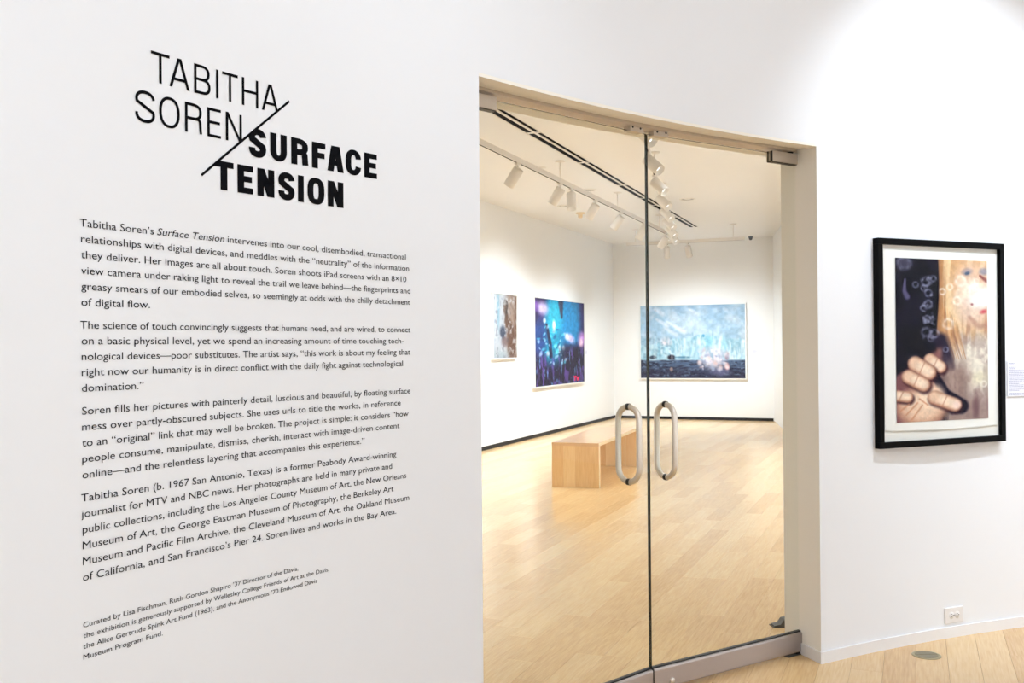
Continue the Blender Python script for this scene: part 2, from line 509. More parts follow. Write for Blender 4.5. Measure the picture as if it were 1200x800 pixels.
def make_door(name, width, hinge_pt, side):
    """local x runs from the meeting edge to the hinge, local -y*side faces the hall"""
    u = (hinge_pt - G).normalized()
    o = bpy.data.objects.new(name, None); sc.collection.objects.link(o)
    o.location = G; o.rotation_euler = (0, 0, math.atan2(u.y, u.x))
    tag(o, kind='structure')
    f = -side                        # sign of local y towards the hall
    T = 0.005
    bm = bmesh.new(); box(bm, 0.004, width, -T, T, 0.106, 2.415)
    for fc in bm.faces:
        fc.normal_update(); n = fc.normal
        if abs(n.x) > 0.5 or abs(n.z) > 0.5: fc.material_index = 1
    link('glass_panel', bm, [M['glass'], M['glass_edge']], o)
    # bottom rail with rounded shoulders, gasket line, end caps
    bm = bmesh.new(); box(bm, 0.003, width + 0.012, -0.021, 0.021, 0.012, 0.106, bevel=0.008)
    rl = link('bottom_rail', bm, M['rail'], o)
    bm = bmesh.new(); box(bm, 0.003, width + 0.008, -0.010, 0.010, 0.104, 0.1115, bevel=0.001)
    link('gasket', bm, M['gasket'], rl)
    bm = bmesh.new(); box(bm, 0.001, 0.0035, -0.0205, 0.0205, 0.014, 0.106, bevel=0.0005)
    link('end_cap', bm, M['gasket'], rl)
    bm = bmesh.new(); lathe(bm, [(0.0, 0.010), (0.010, 0.010), (0.013, 0.007), (0.013, -0.002)], 20, axis=Vector((0, f, 0)), origin=Vector((0.104, f * 0.021, 0.04)))
    link('lock_cylinder', bm, M['steel'], rl)
    # top hinge patch at the jamb: two plates clamped over the glass
    x0 = width - 0.205
    bm = bmesh.new(); box(bm, x0, width + 0.004, -0.020, 0.020, 2.374, 2.424, bevel=0.0015)
    pt = link('hinge_patch', bm, M['patch'], o)
    bm = bmesh.new(); box(bm, x0 - 0.001, width + 0.002, -0.0150, 0.0150, 2.371, 2.3745)
    box(bm, x0 - 0.002, x0 - 0.0001, -0.0195, -0.0060, 2.373, 2.423)
    box(bm, x0 - 0.002, x0 - 0.0001, 0.0060, 0.0120, 2.373, 2.423)
    link('gasket', bm, M['gasket'], pt)
    bm = bmesh.new(); lathe(bm, [(0.0, 0), (0.016, 0), (0.016, 0.012), (0.0, 0.012)], 16, origin=Vector((width - 0.06, 0, 2.422)))
    link('pivot', bm, M['gasket'], pt)
    # pull handle, a loop through the glass, with rubber rings at the pane
    hc, zc, hh, dd, tr = (0.133 if side < 0 else 0.100), 1.083, 0.159, 0.057, 0.0127
    path = []
    for k in range(13):
        a = math.pi * k / 12; path.append((hc, dd * math.cos(a), zc + hh - dd + dd * math.sin(a)))
    for k in range(13):
        a = math.pi * k / 12; path.append((hc, -dd * math.cos(a), zc - hh + dd - dd * math.sin(a)))
    bm = bmesh.new(); tube(bm, path, tr, 16, closed=True)
    hd = link('pull_handle', bm, M['steel'], o)
    for zz in (zc + hh, zc - hh):
        bm = bmesh.new(); lathe(bm, [(0.0127, -0.0075), (0.0142, -0.0075), (0.0142, 0.0075), (0.0127, 0.0075)], 20, axis=Vector((0, 1, 0)), origin=Vector((hc, 0, zz)), smooth=False)
        link('rubber_ring', bm, M['gasket'], hd)
        if side < 0:
            bm = bmesh.new(); lathe(bm, [(0.0, 0.001), (0.003, 0.001), (0.003, 0)], 10, axis=Vector((f * 1.0 * 0, 0, 0.0)) + Vector((-1, 0, 0)), origin=Vector((hc - tr, -f * 0.020, zz)))
            link('set_screw', bm, M['gasket'], hd)
    return o


door_l = make_door('door_1', 1.10, LH, -1)
door_r = make_door('door_2', 0.99, RH, 1)

# strike stops of the header, one above each leaf
for (hp, xa, xb, side) in ((LH, 0.040, 0.126, -1), (RH, 0.029, 0.115, 1)):
    u = (hp - G).normalized()
    bm = bmesh.new(); box(bm, xa, xb, -0.019, 0.019, 2.410, 2.434, bevel=0.0012)
    st = link('strike_stop', bm, M['patch'], wall_front)
    st.location = G; st.rotation_euler = (0, 0, math.atan2(u.y, u.x))
    bm = bmesh.new()
    for xx in (xa + 0.02, xb - 0.015):
        lathe(bm, [(0.0, 0.0015), (0.005, 0.0015), (0.005, 0)], 10, axis=Vector((0, -side, 0)), origin=Vector((xx, -side * 0.019, 2.428)))
    s2 = link('screw', bm, M['gasket'], wall_front)
    s2.location = G; s2.rotation_euler = st.rotation_euler
# floor closer plate under the right leaf's pivot and a pale threshold strip
u = (RH - G).normalized()
pl = thing('floor_pivot_plate', 'dark flat pivot plate in the floor under the right glass door hinge', 'plate', RH - u * 0.02, (0, 0, math.atan2(u.y, u.x)))
boxobj('cover_plate', (-0.10, 0.02, -0.022, 0.024, 0.0, 0.003), M['greym'], pl, 0.001)
boxobj('pivot_block', (-0.03, 0.02, -0.015, 0.015, 0.003, 0.0125), M['gasket'], pl, 0.001)

# wedge shaped door stop on the gallery floor behind the right jamb
ds = thing('door_stop', 'small grey wedge door stop on the gallery floor beside the right jamb', 'door stop', (-0.665, 5.465, 0), (0, 0, rad(28)))
bm = bmesh.new()
prof = [(-0.055, 0), (0.055, 0), (0.055, 0.030), (0.020, 0.046), (-0.002, 0.040), (-0.02, 0.016), (-0.055, 0.010)]
a = [bm.verts.new((x, -0.028, z)) for x, z in prof]; b = [bm.verts.new((x, 0.028, z)) for x, z in prof]
bm.faces.new(a[::-1]); bm.faces.new(b)
for i in range(len(prof)): bm.faces.new((a[i], a[(i + 1) % len(prof)], b[(i + 1) % len(prof)], b[i]))
bmesh.ops.recalc_face_normals(bm, faces=bm.faces)
link('wedge_body', bm, M['greym'], ds)
boxobj('foot_plate', (-0.062, 0.062, -0.034, 0.034, 0.0, 0.004), M['dark'], ds, 0.001)

# ---------------------------------------------------------------- bench
bn = thing('bench', 'honey oak slab bench on panel legs, standing alone on the gallery floor', 'bench', (-3.09, 10.06, 0), (0, 0, rad(3.5)))
BL, BW, BH = 2.06, 0.515, 0.475
for nm, ya, yb in (('leg_panel', 0.0, 0.085), ('leg_panel', BL - 0.085, BL)):
    bm = bmesh.new(); box(bm, -BW + 0.002, -0.004, ya + 0.004, yb - 0.004, 0.0, BH - 0.034)
    lp = link('leg_panel', bm, M['bench_edge'], bn)
    w = BW / 4
    for k in range(4):
        for face in ((ya, ya + 0.006), (yb - 0.006, yb)):
            bm = bmesh.new(); box(bm, -BW + k * w + 0.0004, -BW + (k + 1) * w - 0.0004, face[0], face[1], 0.0, BH - 0.034, bevel=0.0006)
            link('stave', bm, M['bench'], lp)
bm = bmesh.new(); box(bm, -BW, 0.0, 0, BL, BH - 0.034, BH, bevel=0.0015)
tp = link('top_slab', bm, M['bench_top'], bn)
bm = bmesh.new(); box(bm, -0.0005, 0.0015, 0.002, BL - 0.002, BH - 0.033, BH - 0.0015)
link('edge_band', bm, M['bench_edge'], tp)

# ---------------------------------------------------------------- track lighting
def aim_vec(v): return Vector(v).normalized()


def make_rail(a, b, rods, label):
    """suspended light track: rail, stems and their ceiling discs"""
    a = Vector(a); b = Vector(b); d = (b - a); L = d.length
    t = thing('track_rail', label, 'light track', a, (0, 0, math.atan2(d.y, d.x)))
    bm = bmesh.new(); box(bm, 0, L, -0.018, 0.018, 0.0, 0.055, bevel=0.002)
    box(bm, 0.01, L - 0.01, -0.008, 0.008, -0.0006, 0.004, mat=1)
    link('rail', bm, [M['lampw'], M['slot']], t)
    for r in rods:
        bm = bmesh.new(); tube(bm, [(r, 0, 0.055), (r, 0, Z_GAL - a.z - 0.003)], 0.006, 8)
        st = link('stem', bm, M['lampw'], t)
        bm = bmesh.new(); lathe(bm, [(0.0, -0.022), (0.012, -0.020), (0.055, -0.010), (0.06, 0.0), (0.0, 0.0)], 20, origin=Vector((r, 0, Z_GAL - a.z)))
        link('ceiling_disc', bm, M['lampw'], st)
    return t


head_meshes = {}
def make_head(mount, aim, label, watt=1.0, cone=105):
    """cylinder spotlight: adapter, stem, can, lens ring and lens, hung below the rail"""
    z0 = mount[2]
    t = thing('track_spotlight', label, 'spotlight', mount, (0, 0, 0))
    a = aim_vec(aim)
    if 'adapter' not in head_meshes:
        bm = bmesh.new(); box(bm, -0.016, 0.016, -0.05, 0.05, -0.022, 0.0, bevel=0.003); head_meshes['adapter'] = link('adapter', bm, M['lampw'], t).data
        bm = bmesh.new(); tube(bm, [(0, 0, -0.022), (0, 0, -0.065)], 0.009, 10); head_meshes['stem'] = link('stem', bm, M['lampw'], t).data
        bm = bmesh.new()
        lathe(bm, [(0.0, -0.02), (0.052, -0.02), (0.057, -0.014), (0.057, 0.185), (0.054, 0.187), (0.051, 0.185), (0.046, 0.150), (0.030, 0.142)], 28)
        head_meshes['can'] = link('lamp_can', bm, M['lampw'], t, True).data
        bm = bmesh.new(); lathe(bm, [(0.0, 0.146), (0.020, 0.145), (0.031, 0.142)], 28)
        head_meshes['lens'] = link('lens', bm, M['lens'], t).data
        for ch in list(t.children): bpy.data.objects.remove(ch)
    def add(nm, key, parent, mw=None):
        o = bpy.data.objects.new(nm, head_meshes[key]); sc.collection.objects.link(o); o.parent = parent
        if mw: o.matrix_local = mw
        return o
    add('adapter', 'adapter', t); add('stem', 'stem', t)
    piv = Vector((0, 0, -0.075))
    q = Vector((0, 0, 1)).rotation_difference(a).to_matrix().to_4x4()
    mw = Matrix.Translation(piv) @ q
    add('lamp_can', 'can', t, mw)
    add('lens', 'lens', t, mw)
    p = Vector(mount) + piv + a * 0.152
    spot_light('spotlight_beam', p, p + a, GALLERY_WATT * watt, GAL_COL, cone, 1.0, 0.03)
    return t


ORD = ['nearest', 'second', 'third', 'fourth', 'fifth', 'sixth', 'seventh', 'eighth']
HR = 3.365
def tx1(y): return -3.742 - 0.0165 * (y - 10.77)
make_rail((tx1(6.0), 6.0, HR), (tx1(17.1), 17.1, HR), (1.0, 4.77, 7.3, 9.9), 'long white light track over the left side of the gallery')
aims1 = [(-0.60, 0.10, -0.78), (-0.55, 0.05, -0.82), (0.12, -0.28, -0.95), (-0.55, 0.15, -0.80), (-0.62, 0.1, -0.75), (-0.5, 0.1, -0.8), (-0.5, 0.1, -0.8)]
ys1 = [9.405, 10.774, 11.19, 12.21, 13.475, 14.85, 16.37]
names1 = ['nearest spotlight on the left gallery track, tilted to the left wall',
          'second spotlight from the door on the left track, right before the upright one',
          'upright spotlight with lit lens on the left track, third from the door',
          'fourth spotlight on the left track, hanging past the cream smoke detector',
          'fifth spotlight on the left track, just left of the door gap line',
          'sixth spotlight on the left track, behind the dark door gap line',
          'last spotlight at the far end of the left gallery track']
for y, a, n, w in zip(ys1, aims1, names1, (0.55, 0.8, 0.5, 1.0, 1.1, 1.2, 1.3)):
    make_head((tx1(y), y, HR), a, 'white cylinder ' + n, w)
make_head((tx1(7.6), 7.6, HR), (-0.6, 0.1, -0.78), 'white cylinder spotlight on the left track hidden above the doorway', 0.6)

def tx2(y): return -2.505 - 0.196 * (y - 10.1)
make_rail((tx2(7.0), 7.0, HR), (tx2(16.4), 16.4, HR), (3.78, 5.9, 7.6, 9.3), 'white light track running down the middle of the gallery ceiling')
ys2 = [8.05, 9.40, 10.72, 11.93, 13.05, 14.05, 15.05, 15.95]
for i, y in enumerate(ys2):
    lab = 'white cylinder spotlight with lit lens facing right, %s from the door on the middle track' % ORD[i]
    make_head((tx2(y), y, HR), (0.70 - 0.02 * i, -0.25 - 0.01 * i, -0.62), lab, 1.0, 66)

make_rail((-4.87, 17.68, 3.325), (-2.72, 17.60, 3.325), (0.17, 1.95), 'short white crosswise light track in front of the far wall')
for (x, a, n) in ((-4.115, (-0.10, 0.50, -0.86), 'left of the two white spotlights on the crosswise track at the far wall'),
                  (-3.74, (0.10, 0.50, -0.86), 'right of the two white spotlights on the crosswise track at the far wall')):
    make_head((x, 17.66, 3.325), a, n, 1.15, 125)

# ---------------------------------------------------------------- ceiling fittings of the gallery
sd = thing('slot_diffuser', 'long twin black slot air diffuser in the gallery ceiling', 'air vent', (-3.30, 6.0, Z_GAL), (0, 0, 0))
def sx(y): return -3.467 - 0.0195 * (y - 9.235)
cuts = [6.2, 7.7, 9.235, 10.97, 12.72, 13.98, 14.75, 15.5, 16.3, 17.8]
base = Vector(sd.location)
for k in range(len(cuts) - 1):
    ya, yb = cuts[k] + 0.04, cuts[k + 1] - 0.04
    for dx, w, m in ((-0.050, 0.028, 'slot'), (0.036, 0.018, 'slot')):
        bm = bmesh.new()
        vs = [bm.verts.new((sx(y) + dx + e - base.x, y - base.y, z)) for z in (-0.003, 0.0) for (y, e) in ((ya, -w), (ya, w), (yb, w), (yb, -w))]
        for idx in ((0, 1, 2, 3), (4, 5, 6, 7), (0, 1, 5, 4), (1, 2, 6, 5), (2, 3, 7, 6), (3, 0, 4, 7)): bm.faces.new([vs[i] for i in idx])
        bmesh.ops.recalc_face_normals(bm, faces=bm.faces)
        link('slot', bm, M[m], sd)
bm = bmesh.new()
for (e0, e1) in ((-0.092, -0.087), (-0.017, 0.014), (0.058, 0.063)):
    vs = [bm.verts.new((sx(y) + e - base.x, y - base.y, z)) for z in (-0.005, 0.0) for (y, e) in ((6.2, e0), (6.2, e1), (17.8, e1), (17.8, e0))]
    for idx in ((0, 1, 2, 3), (4, 5, 6, 7), (0, 1, 5, 4), (1, 2, 6, 5), (2, 3, 7, 6), (3, 0, 4, 7)): bm.faces.new([vs[i] for i in idx])
bmesh.ops.recalc_face_normals(bm, faces=bm.faces)
link('diffuser_bar', bm, M['lampw'], sd)

for (x, y, r, n) in ((-3.03, 14.34, 0.12, 'round recessed ceiling downlight right of the black slot diffuser'),
                     (-4.07, 12.91, 0.10, 'round recessed ceiling downlight between the left track and the slot diffuser'),
                     (-4.90, 14.23, 0.09, 'small round recessed downlight near the left wall and smoke detector')):
    t = thing('recessed_downlight', n, 'downlight', (x, y, Z_GAL))
    bm = bmesh.new(); lathe(bm, [(r, 0.0), (r, -0.006), (r * 0.80, -0.010), (r * 0.76, 0.0)], 32)
    link('trim_ring', bm, M['lampw'], t)
    bm = bmesh.new(); lathe(bm, [(r * 0.76, -0.004), (r * 0.5, -0.001), (0, -0.0006)], 32)
    link('baffle', bm, M['canbaf'], t)
    bm = bmesh.new(); lathe(bm, [(r * 0.42, -0.002), (r * 0.30, -0.005), (0, -0.006)], 24)
    link('bulb', bm, M['lampw'], t)
t = thing('sprinkler_cover', 'tiny white round cover plate on the gallery ceiling behind the left track', 'cover plate', (-4.07, 11.07, Z_GAL))
bm = bmesh.new(); lathe(bm, [(0.045, 0), (0.045, -0.004), (0.036, -0.008), (0, -0.008)], 24); link('cover_disc', bm, M['lampw'], t)
bm = bmesh.new(); lathe(bm, [(0.012, -0.007), (0.012, -0.014), (0, -0.015)], 12); link('cap', bm, M['lampw'], t)
t = thing('smoke_detector', 'cream smoke detector hanging from the gallery ceiling near the left wall', 'smoke detector', (-4.904, 15.077, Z_GAL))
bm = bmesh.new(); lathe(bm, [(0.072, 0), (0.072, -0.018), (0.055, -0.024), (0, -0.024)], 24); link('base', bm, M['smoke'], t)
bm = bmesh.new(); lathe(bm, [(0.036, -0.022), (0.036, -0.07), (0.028, -0.085), (0, -0.087)], 20); link('sensor_head', bm, M['smoke'], t)
t = thing('ceiling_camera', 'little dark dome camera where the gallery ceiling meets the far wall', 'camera', (-2.952, 19.82, Z_GAL))
bm = bmesh.new(); lathe(bm, [(0.045, 0), (0.045, -0.02), (0.038, -0.028), (0, -0.028)], 20); link('base', bm, M['greym'], t)
bm = bmesh.new(); lathe(bm, [(0.036, -0.028), (0.034, -0.05), (0.022, -0.070), (0, -0.076)], 20); link('dome', bm, M['dark'], t)

# ---------------------------------------------------------------- printed pictures: colour fields laid into the print
def vnoise(U, V, fx, fy, seed):
    g = np.random.RandomState(seed).rand(fy + 3, fx + 3)
    x = U * fx; y = V * fy
    xi = np.clip(np.floor(x).astype(int), 0, fx); yi = np.clip(np.floor(y).astype(int), 0, fy)
    fx_ = x - xi; fy_ = y - yi
    fx_ = fx_ * fx_ * (3 - 2 * fx_); fy_ = fy_ * fy_ * (3 - 2 * fy_)
    return (g[yi, xi] * (1 - fx_) + g[yi, xi + 1] * fx_) * (1 - fy_) + (g[yi + 1, xi] * (1 - fx_) + g[yi + 1, xi + 1] * fx_) * fy_


def fbm(U, V, fx, fy, seed, oct=4):
    s = 0; a = 0.5; t = 0
    for k in range(oct):
        s = s + a * vnoise(U, V, fx * 2 ** k, fy * 2 ** k, seed + k * 7); t += a; a *= 0.55
    return s / t


def sst(e0, e1, x):
    t = np.clip((x - e0) / (e1 - e0), 0, 1); return t * t * (3 - 2 * t)


class Canvas:
    def __init__(self, w, h, col):
        self.w, self.h = w, h
        self.U, self.V = np.meshgrid(np.linspace(0, 1, w), np.linspace(0, 1, h))
        self.img = np.ones((h, w, 3)) * np.array(col, float)

    def mix(self, mask, col):
        m = np.clip(mask, 0, 1)[..., None]
        self.img = self.img * (1 - m) + np.array(col, float) * m

    def blob(self, cx, cy, rx, ry, col, a=1.0, ang=0.0, soft=0.5):
        c, s = math.cos(rad(ang)), math.sin(rad(ang))
        asp = self.h / self.w
        dx = self.U - cx; dy = (self.V - cy) * asp
        x = (dx * c + dy * s) / rx; y = (-dx * s + dy * c) / (ry * asp)
        self.mix(a * (1 - sst(1 - soft, 1 + soft, np.sqrt(x * x + y * y))), col)

    def ring(self, cx, cy, r, col, a=0.6, w=0.25):
        asp = self.h / self.w
        d = np.sqrt((self.U - cx) ** 2 + ((self.V - cy) * asp) ** 2) / r
        n = vnoise(self.U, self.V, 40, 60, int(cx * 1000))
        self.mix(a * np.exp(-((d - 1) / w) ** 2) * (0.4 + n), col)

    def line(self, pts, r, col, a=1.0, soft=0.4):
        asp = self.h / self.w
        best = np.full(self.U.shape, 9.0)
        rr = r if isinstance(r, (list, tuple)) else [r] * len(pts)
        for (p, q, ra, rb) in zip(pts[:-1], pts[1:], rr[:-1], rr[1:]):
            px, py, qx, qy = p[0], p[1] * asp, q[0], q[1] * asp
            dx, dy = qx - px, qy - py; L = dx * dx + dy * dy + 1e-9
            t = np.clip(((self.U - px) * dx + (self.V * asp - py) * dy) / L, 0, 1)
            d = np.sqrt((self.U - px - t * dx) ** 2 + (self.V * asp - py - t * dy) ** 2)
            best = np.minimum(best, d / (ra + (rb - ra) * t))
        self.mix(a * (1 - sst(1 - soft, 1 + soft, best)), col)


def sea_and_ice():
    c = Canvas(200, 142, (150, 186, 216)); U, V = c.U, c.V
    c.mix(fbm(U, V, 4, 4, 3) * 0.9, (186, 212, 230))
    c.mix(sst(0.5, 0.75, fbm(U, V, 6, 5, 9)) * 0.6, (214, 228, 240))
    c.mix(sst(0.25, 0.0, V) * 0.45 * sst(0.2, 0.8, fbm(U, V, 8, 3, 5)), (122, 158, 198))
    r = np.random.RandomState(4)
    for k in range(34):
        x, y = r.rand() * 0.95, r.rand() * 0.42
        c.blob(x, y, 0.015 + 0.05 * r.rand(), 0.02 + 0.05 * r.rand(), (226, 236, 246), 0.35 * r.rand() + 0.1, r.rand() * 90, 0.8)
    for (x, y, l) in ((0.21, 0.24, .05), (0.33, 0.29, .07), (0.30, 0.37, .05), (0.38, 0.33, .05), (0.52, 0.1, .04), (0.18, .09, .04)):
        c.line([(x - l, y - l), (x + l, y + l * 0.7)], [0.010, 0.020], (236, 240, 250), 0.6, 0.98)
    ridge = 0.44 - 0.07 * np.exp(-((U - 0.6) / 0.14) ** 2) + 0.05 * vnoise(U, V * 0, 14, 1, 21) + 0.08 * sst(0.3, 0.0, U)
    ice = sst(0.0, 0.03, V - ridge) * sst(0.76, 0.74, V)
    c.mix(ice * 0.75, (184, 220, 232))
    c.mix(ice * sst(0.45, 0.7, fbm(U, V, 22, 5, 31)) * 0.8, (126, 178, 204))
    c.mix(ice * sst(0.5, 0.75, fbm(U, V, 30, 4, 41)) * 0.8, (232, 244, 248))
    c.blob(0.66, 0.50, 0.04, 0.09, (120, 196, 222), 0.7, 0, 0.7); c.blob(0.61, 0.42, 0.012, 0.02, (60, 150, 200), 0.8)
    c.blob(0.80, 0.55, 0.03, 0.10, (150, 210, 228), 0.6, 0, 0.7); c.blob(0.77, 0.50, 0.015, 0.09, (236, 246, 250), 0.8, 8, .7)
    c.blob(0.25, 0.50, 0.05, 0.05, (240, 222, 228), 0.85, 0, 0.6)
    for k in range(60):
        c.blob(r.rand() * .3, .45 + r.rand() * .28, .006 + .012 * r.rand(), .012, (98, 130, 158), .35, r.rand() * 90, .7)
    w = sst(0.74, 0.77, V + 0.01 * (vnoise(U, V, 18, 2, 5) - .5))
    c.mix(w, (72, 92, 122)); c.mix(w * sst(0.80, 0.95, V), (44, 44, 72))
    c.mix(w * sst(0.48, 0.62, fbm(U, V, 22, 60, 51, 3)) * 0.75, (24, 26, 48))
    c.mix(w * sst(0.62, 0.74, fbm(U, V, 30, 60, 61, 3)) * 0.6, (128, 152, 184))
    c.blob(0.30, 0.715, 0.035, 0.035, (34, 24, 38), 1, 0, .4); c.blob(0.12, 0.715, 0.035, 0.025, (46, 54, 72), 0.9, 0, .4)
    c.blob(0.41, 0.715, 0.08, 0.015, (70, 120, 150), 0.8)
    c.blob(0.70, 0.73, 0.10, 0.13, (238, 226, 236), 0.9, 0, 0.6)
    c.mix(np.exp(-(((U - .70) / .1) ** 2 + ((V - .75) / .12) ** 2)) * sst(.5, .62, fbm(U, V, 30, 26, 77)), (138, 150, 190))
    c.blob(0.83, 0.70, 0.018, 0.05, (150, 78, 88), 0.7); c.blob(0.83, 0.84, 0.022, 0.05, (226, 160, 156), 0.85); c.blob(0.30, .88, .015, .03, (206, 164, 150), .6)
    c.blob(0.77, 0.92, .09, .05, (112, 112, 150), .6)
    for k in range(50):
        x, y = .56 + .28 * r.rand(), .60 + .28 * r.rand()
        c.blob(x, y, .006 + .016 * r.rand(), .01 + .03 * r.rand(), ((244, 232, 240), (170, 186, 214), (246, 240, 246), (236, 196, 190))[k % 4], .55, r.rand() * 60 - 30, .7)
    for k in range(90):
        x, y = r.rand(), .38 + .34 * r.rand()
        c.blob(x, y, .004 + .01 * r.rand(), .02 + .04 * r.rand(), ((120, 172, 200), (226, 240, 246))[k % 2], .4 * (y > .44 - .07 * math.exp(-((x - .6) / .14) ** 2)), r.rand() * 30 - 15, .8)
    c.img *= (0.86 + 0.16 * fbm(U, V, 40, 30, 7, 2))[..., None]
    return c


def violet_and_teal():
    c = Canvas(150, 170, (40, 26, 72)); U, V = c.U, c.V
    c.mix(sst(0.35, 0.7, fbm(U, V, 6, 6, 2)) * .7, (66, 52, 120))
    c.mix(sst(0.62, 0.45, V) * sst(0.15, 0.3, U) * sst(1.0, .8, U) * .9, (18, 120, 172))
    c.blob(0.70, 0.24, 0.24, 0.22, (22, 134, 196), 0.9, 0, .6)
    c.blob(0.36, 0.22, 0.16, 0.26, (40, 178, 204), 0.85, 8, .6)
    c.blob(0.36, 0.62, 0.20, 0.18, (22, 156, 190), 0.9, -20, .35); c.blob(0.10, .45, .12, .2, (34, 84, 150), .7)
    c.line([(0.50, 0.02), (0.52, 0.2)], [0.05, 0.02], (48, 42, 66), 0.9, .5)
    c.line([(0.22, 0.30), (0.28, 0.5), (0.30, 0.66)], [0.02, 0.03, .03], (28, 18, 50), 0.9, .5)
    c.blob(0.15, 0.11, 0.10, 0.07, (214, 196, 240), 0.95, 10, .7); c.blob(.03, .09, .04, .06, (150, 100, 200), .7)
    for (x, y, a, b) in ((0.36, .30, .03, .06), (.18, .25, .025, .03), (.47, .58, .03, .05), (.36, .30, .02, .03), (.24, .63, .03, .03), (.55, .57, .03, .03)):
        c.blob(x, y, a, b, (224, 240, 250), .9, 0, .6)
    dk = sst(0.52, 0.66, V + 0.10 * (fbm(U, V, 7, 5, 8) - .5) + 0.13 * (U - .45))
    keep = np.exp(-(((U - .3) / .22) ** 2 + ((V - .66) / .13) ** 2))
    c.mix(dk * (1 - .8 * keep), (24, 16, 40))
    c.mix(dk * sst(.5, .68, fbm(U, V, 26, 8, 19)) * .8, (98, 70, 150))
    c.mix(dk * sst(.62, .72, fbm(U, V, 34, 12, 29)) * .75 * (1 - U * .5), (110, 160, 210))
    c.mix(sst(0.85, 0.97, U) * sst(.7, .4, V) * .5, (60, 30, 90))
    c.blob(0.95, .46, .08, .09, (206, 150, 226), .9, 0, .7); c.blob(.93, .50, .04, .05, (246, 214, 220), .8, 0, .7)
    c.blob(.70, .45, .09, .05, (226, 196, 250), .85, 25, .6); c.blob(.62, .43, .04, .04, (250, 240, 255), .8, 0, .6)
    r = np.random.RandomState(8)
    for k in range(60):
        x, y = .05 + r.rand() * .6, .3 + r.rand() * .45
        c.blob(x, y, .006 + .02 * r.rand(), .006 + .03 * r.rand(), ((90, 210, 230), (20, 60, 120), (190, 220, 250))[k % 3], .6, r.rand() * 90, .5)
    for (x0, y0, x1, y1) in ((.77, .925, .82, .925), (.795, .925, .785, .97), (.83, .93, .84, .97), (.84, .97, .855, .94), (.855, .94, .865, .97), (.865, .97, .88, .93)):
        c.line([(x0, y0), (x1, y1)], .009, (232, 30, 90), 1, .4)
    c.img *= (0.86 + 0.28 * fbm(U, V, 34, 34, 7, 2))[..., None]
    return c


def standing_silhouette():
    c = Canvas(90, 96, (206, 212, 222)); U, V = c.U, c.V
    c.mix(sst(.35, .75, U + .12 * (fbm(U, V, 4, 4, 2) - .5)), (176, 150, 134))
    c.mix(sst(.80, 1.0, U) * .8, (112, 74, 54))
    c.mix(sst(.5, .7, fbm(U, V, 5, 8, 6)) * .4, (236, 232, 236))
    c.blob(.22, .25, .05, .3, (120, 186, 214), .6, 0, .8); c.blob(.08, .2, .04, .35, (226, 236, 250), .7, 0, .6)
    c.blob(.53, .17, .10, .09, (74, 58, 52), .95, 0, .35); c.blob(.50, .22, .07, .10, (120, 96, 84), .9, 0, .4); c.blob(.56, .33, .05, .10, (62, 50, 46), .9)
    c.line([(.60, .42), (.74, .60), (.76, .86)], [.12, .17, .16], (112, 78, 60), .95, .35)
    c.blob(.40, .60, .12, .10, (52, 62, 86), .9, 10, .5); c.blob(.48, .74, .14, .08, (130, 104, 104), .8)
    c.mix(sst(.78, 1, V) * sst(.8, .5, U) * .8, (178, 192, 200))
    c.mix(sst(.58, .7, fbm(U, V, 12, 14, 9)) * .6, (232, 236, 242))
    c.mix(sst(.6, .72, fbm(U, V, 16, 14, 15)) * .3, (88, 84, 92))
    c.img *= 0.82
    return c


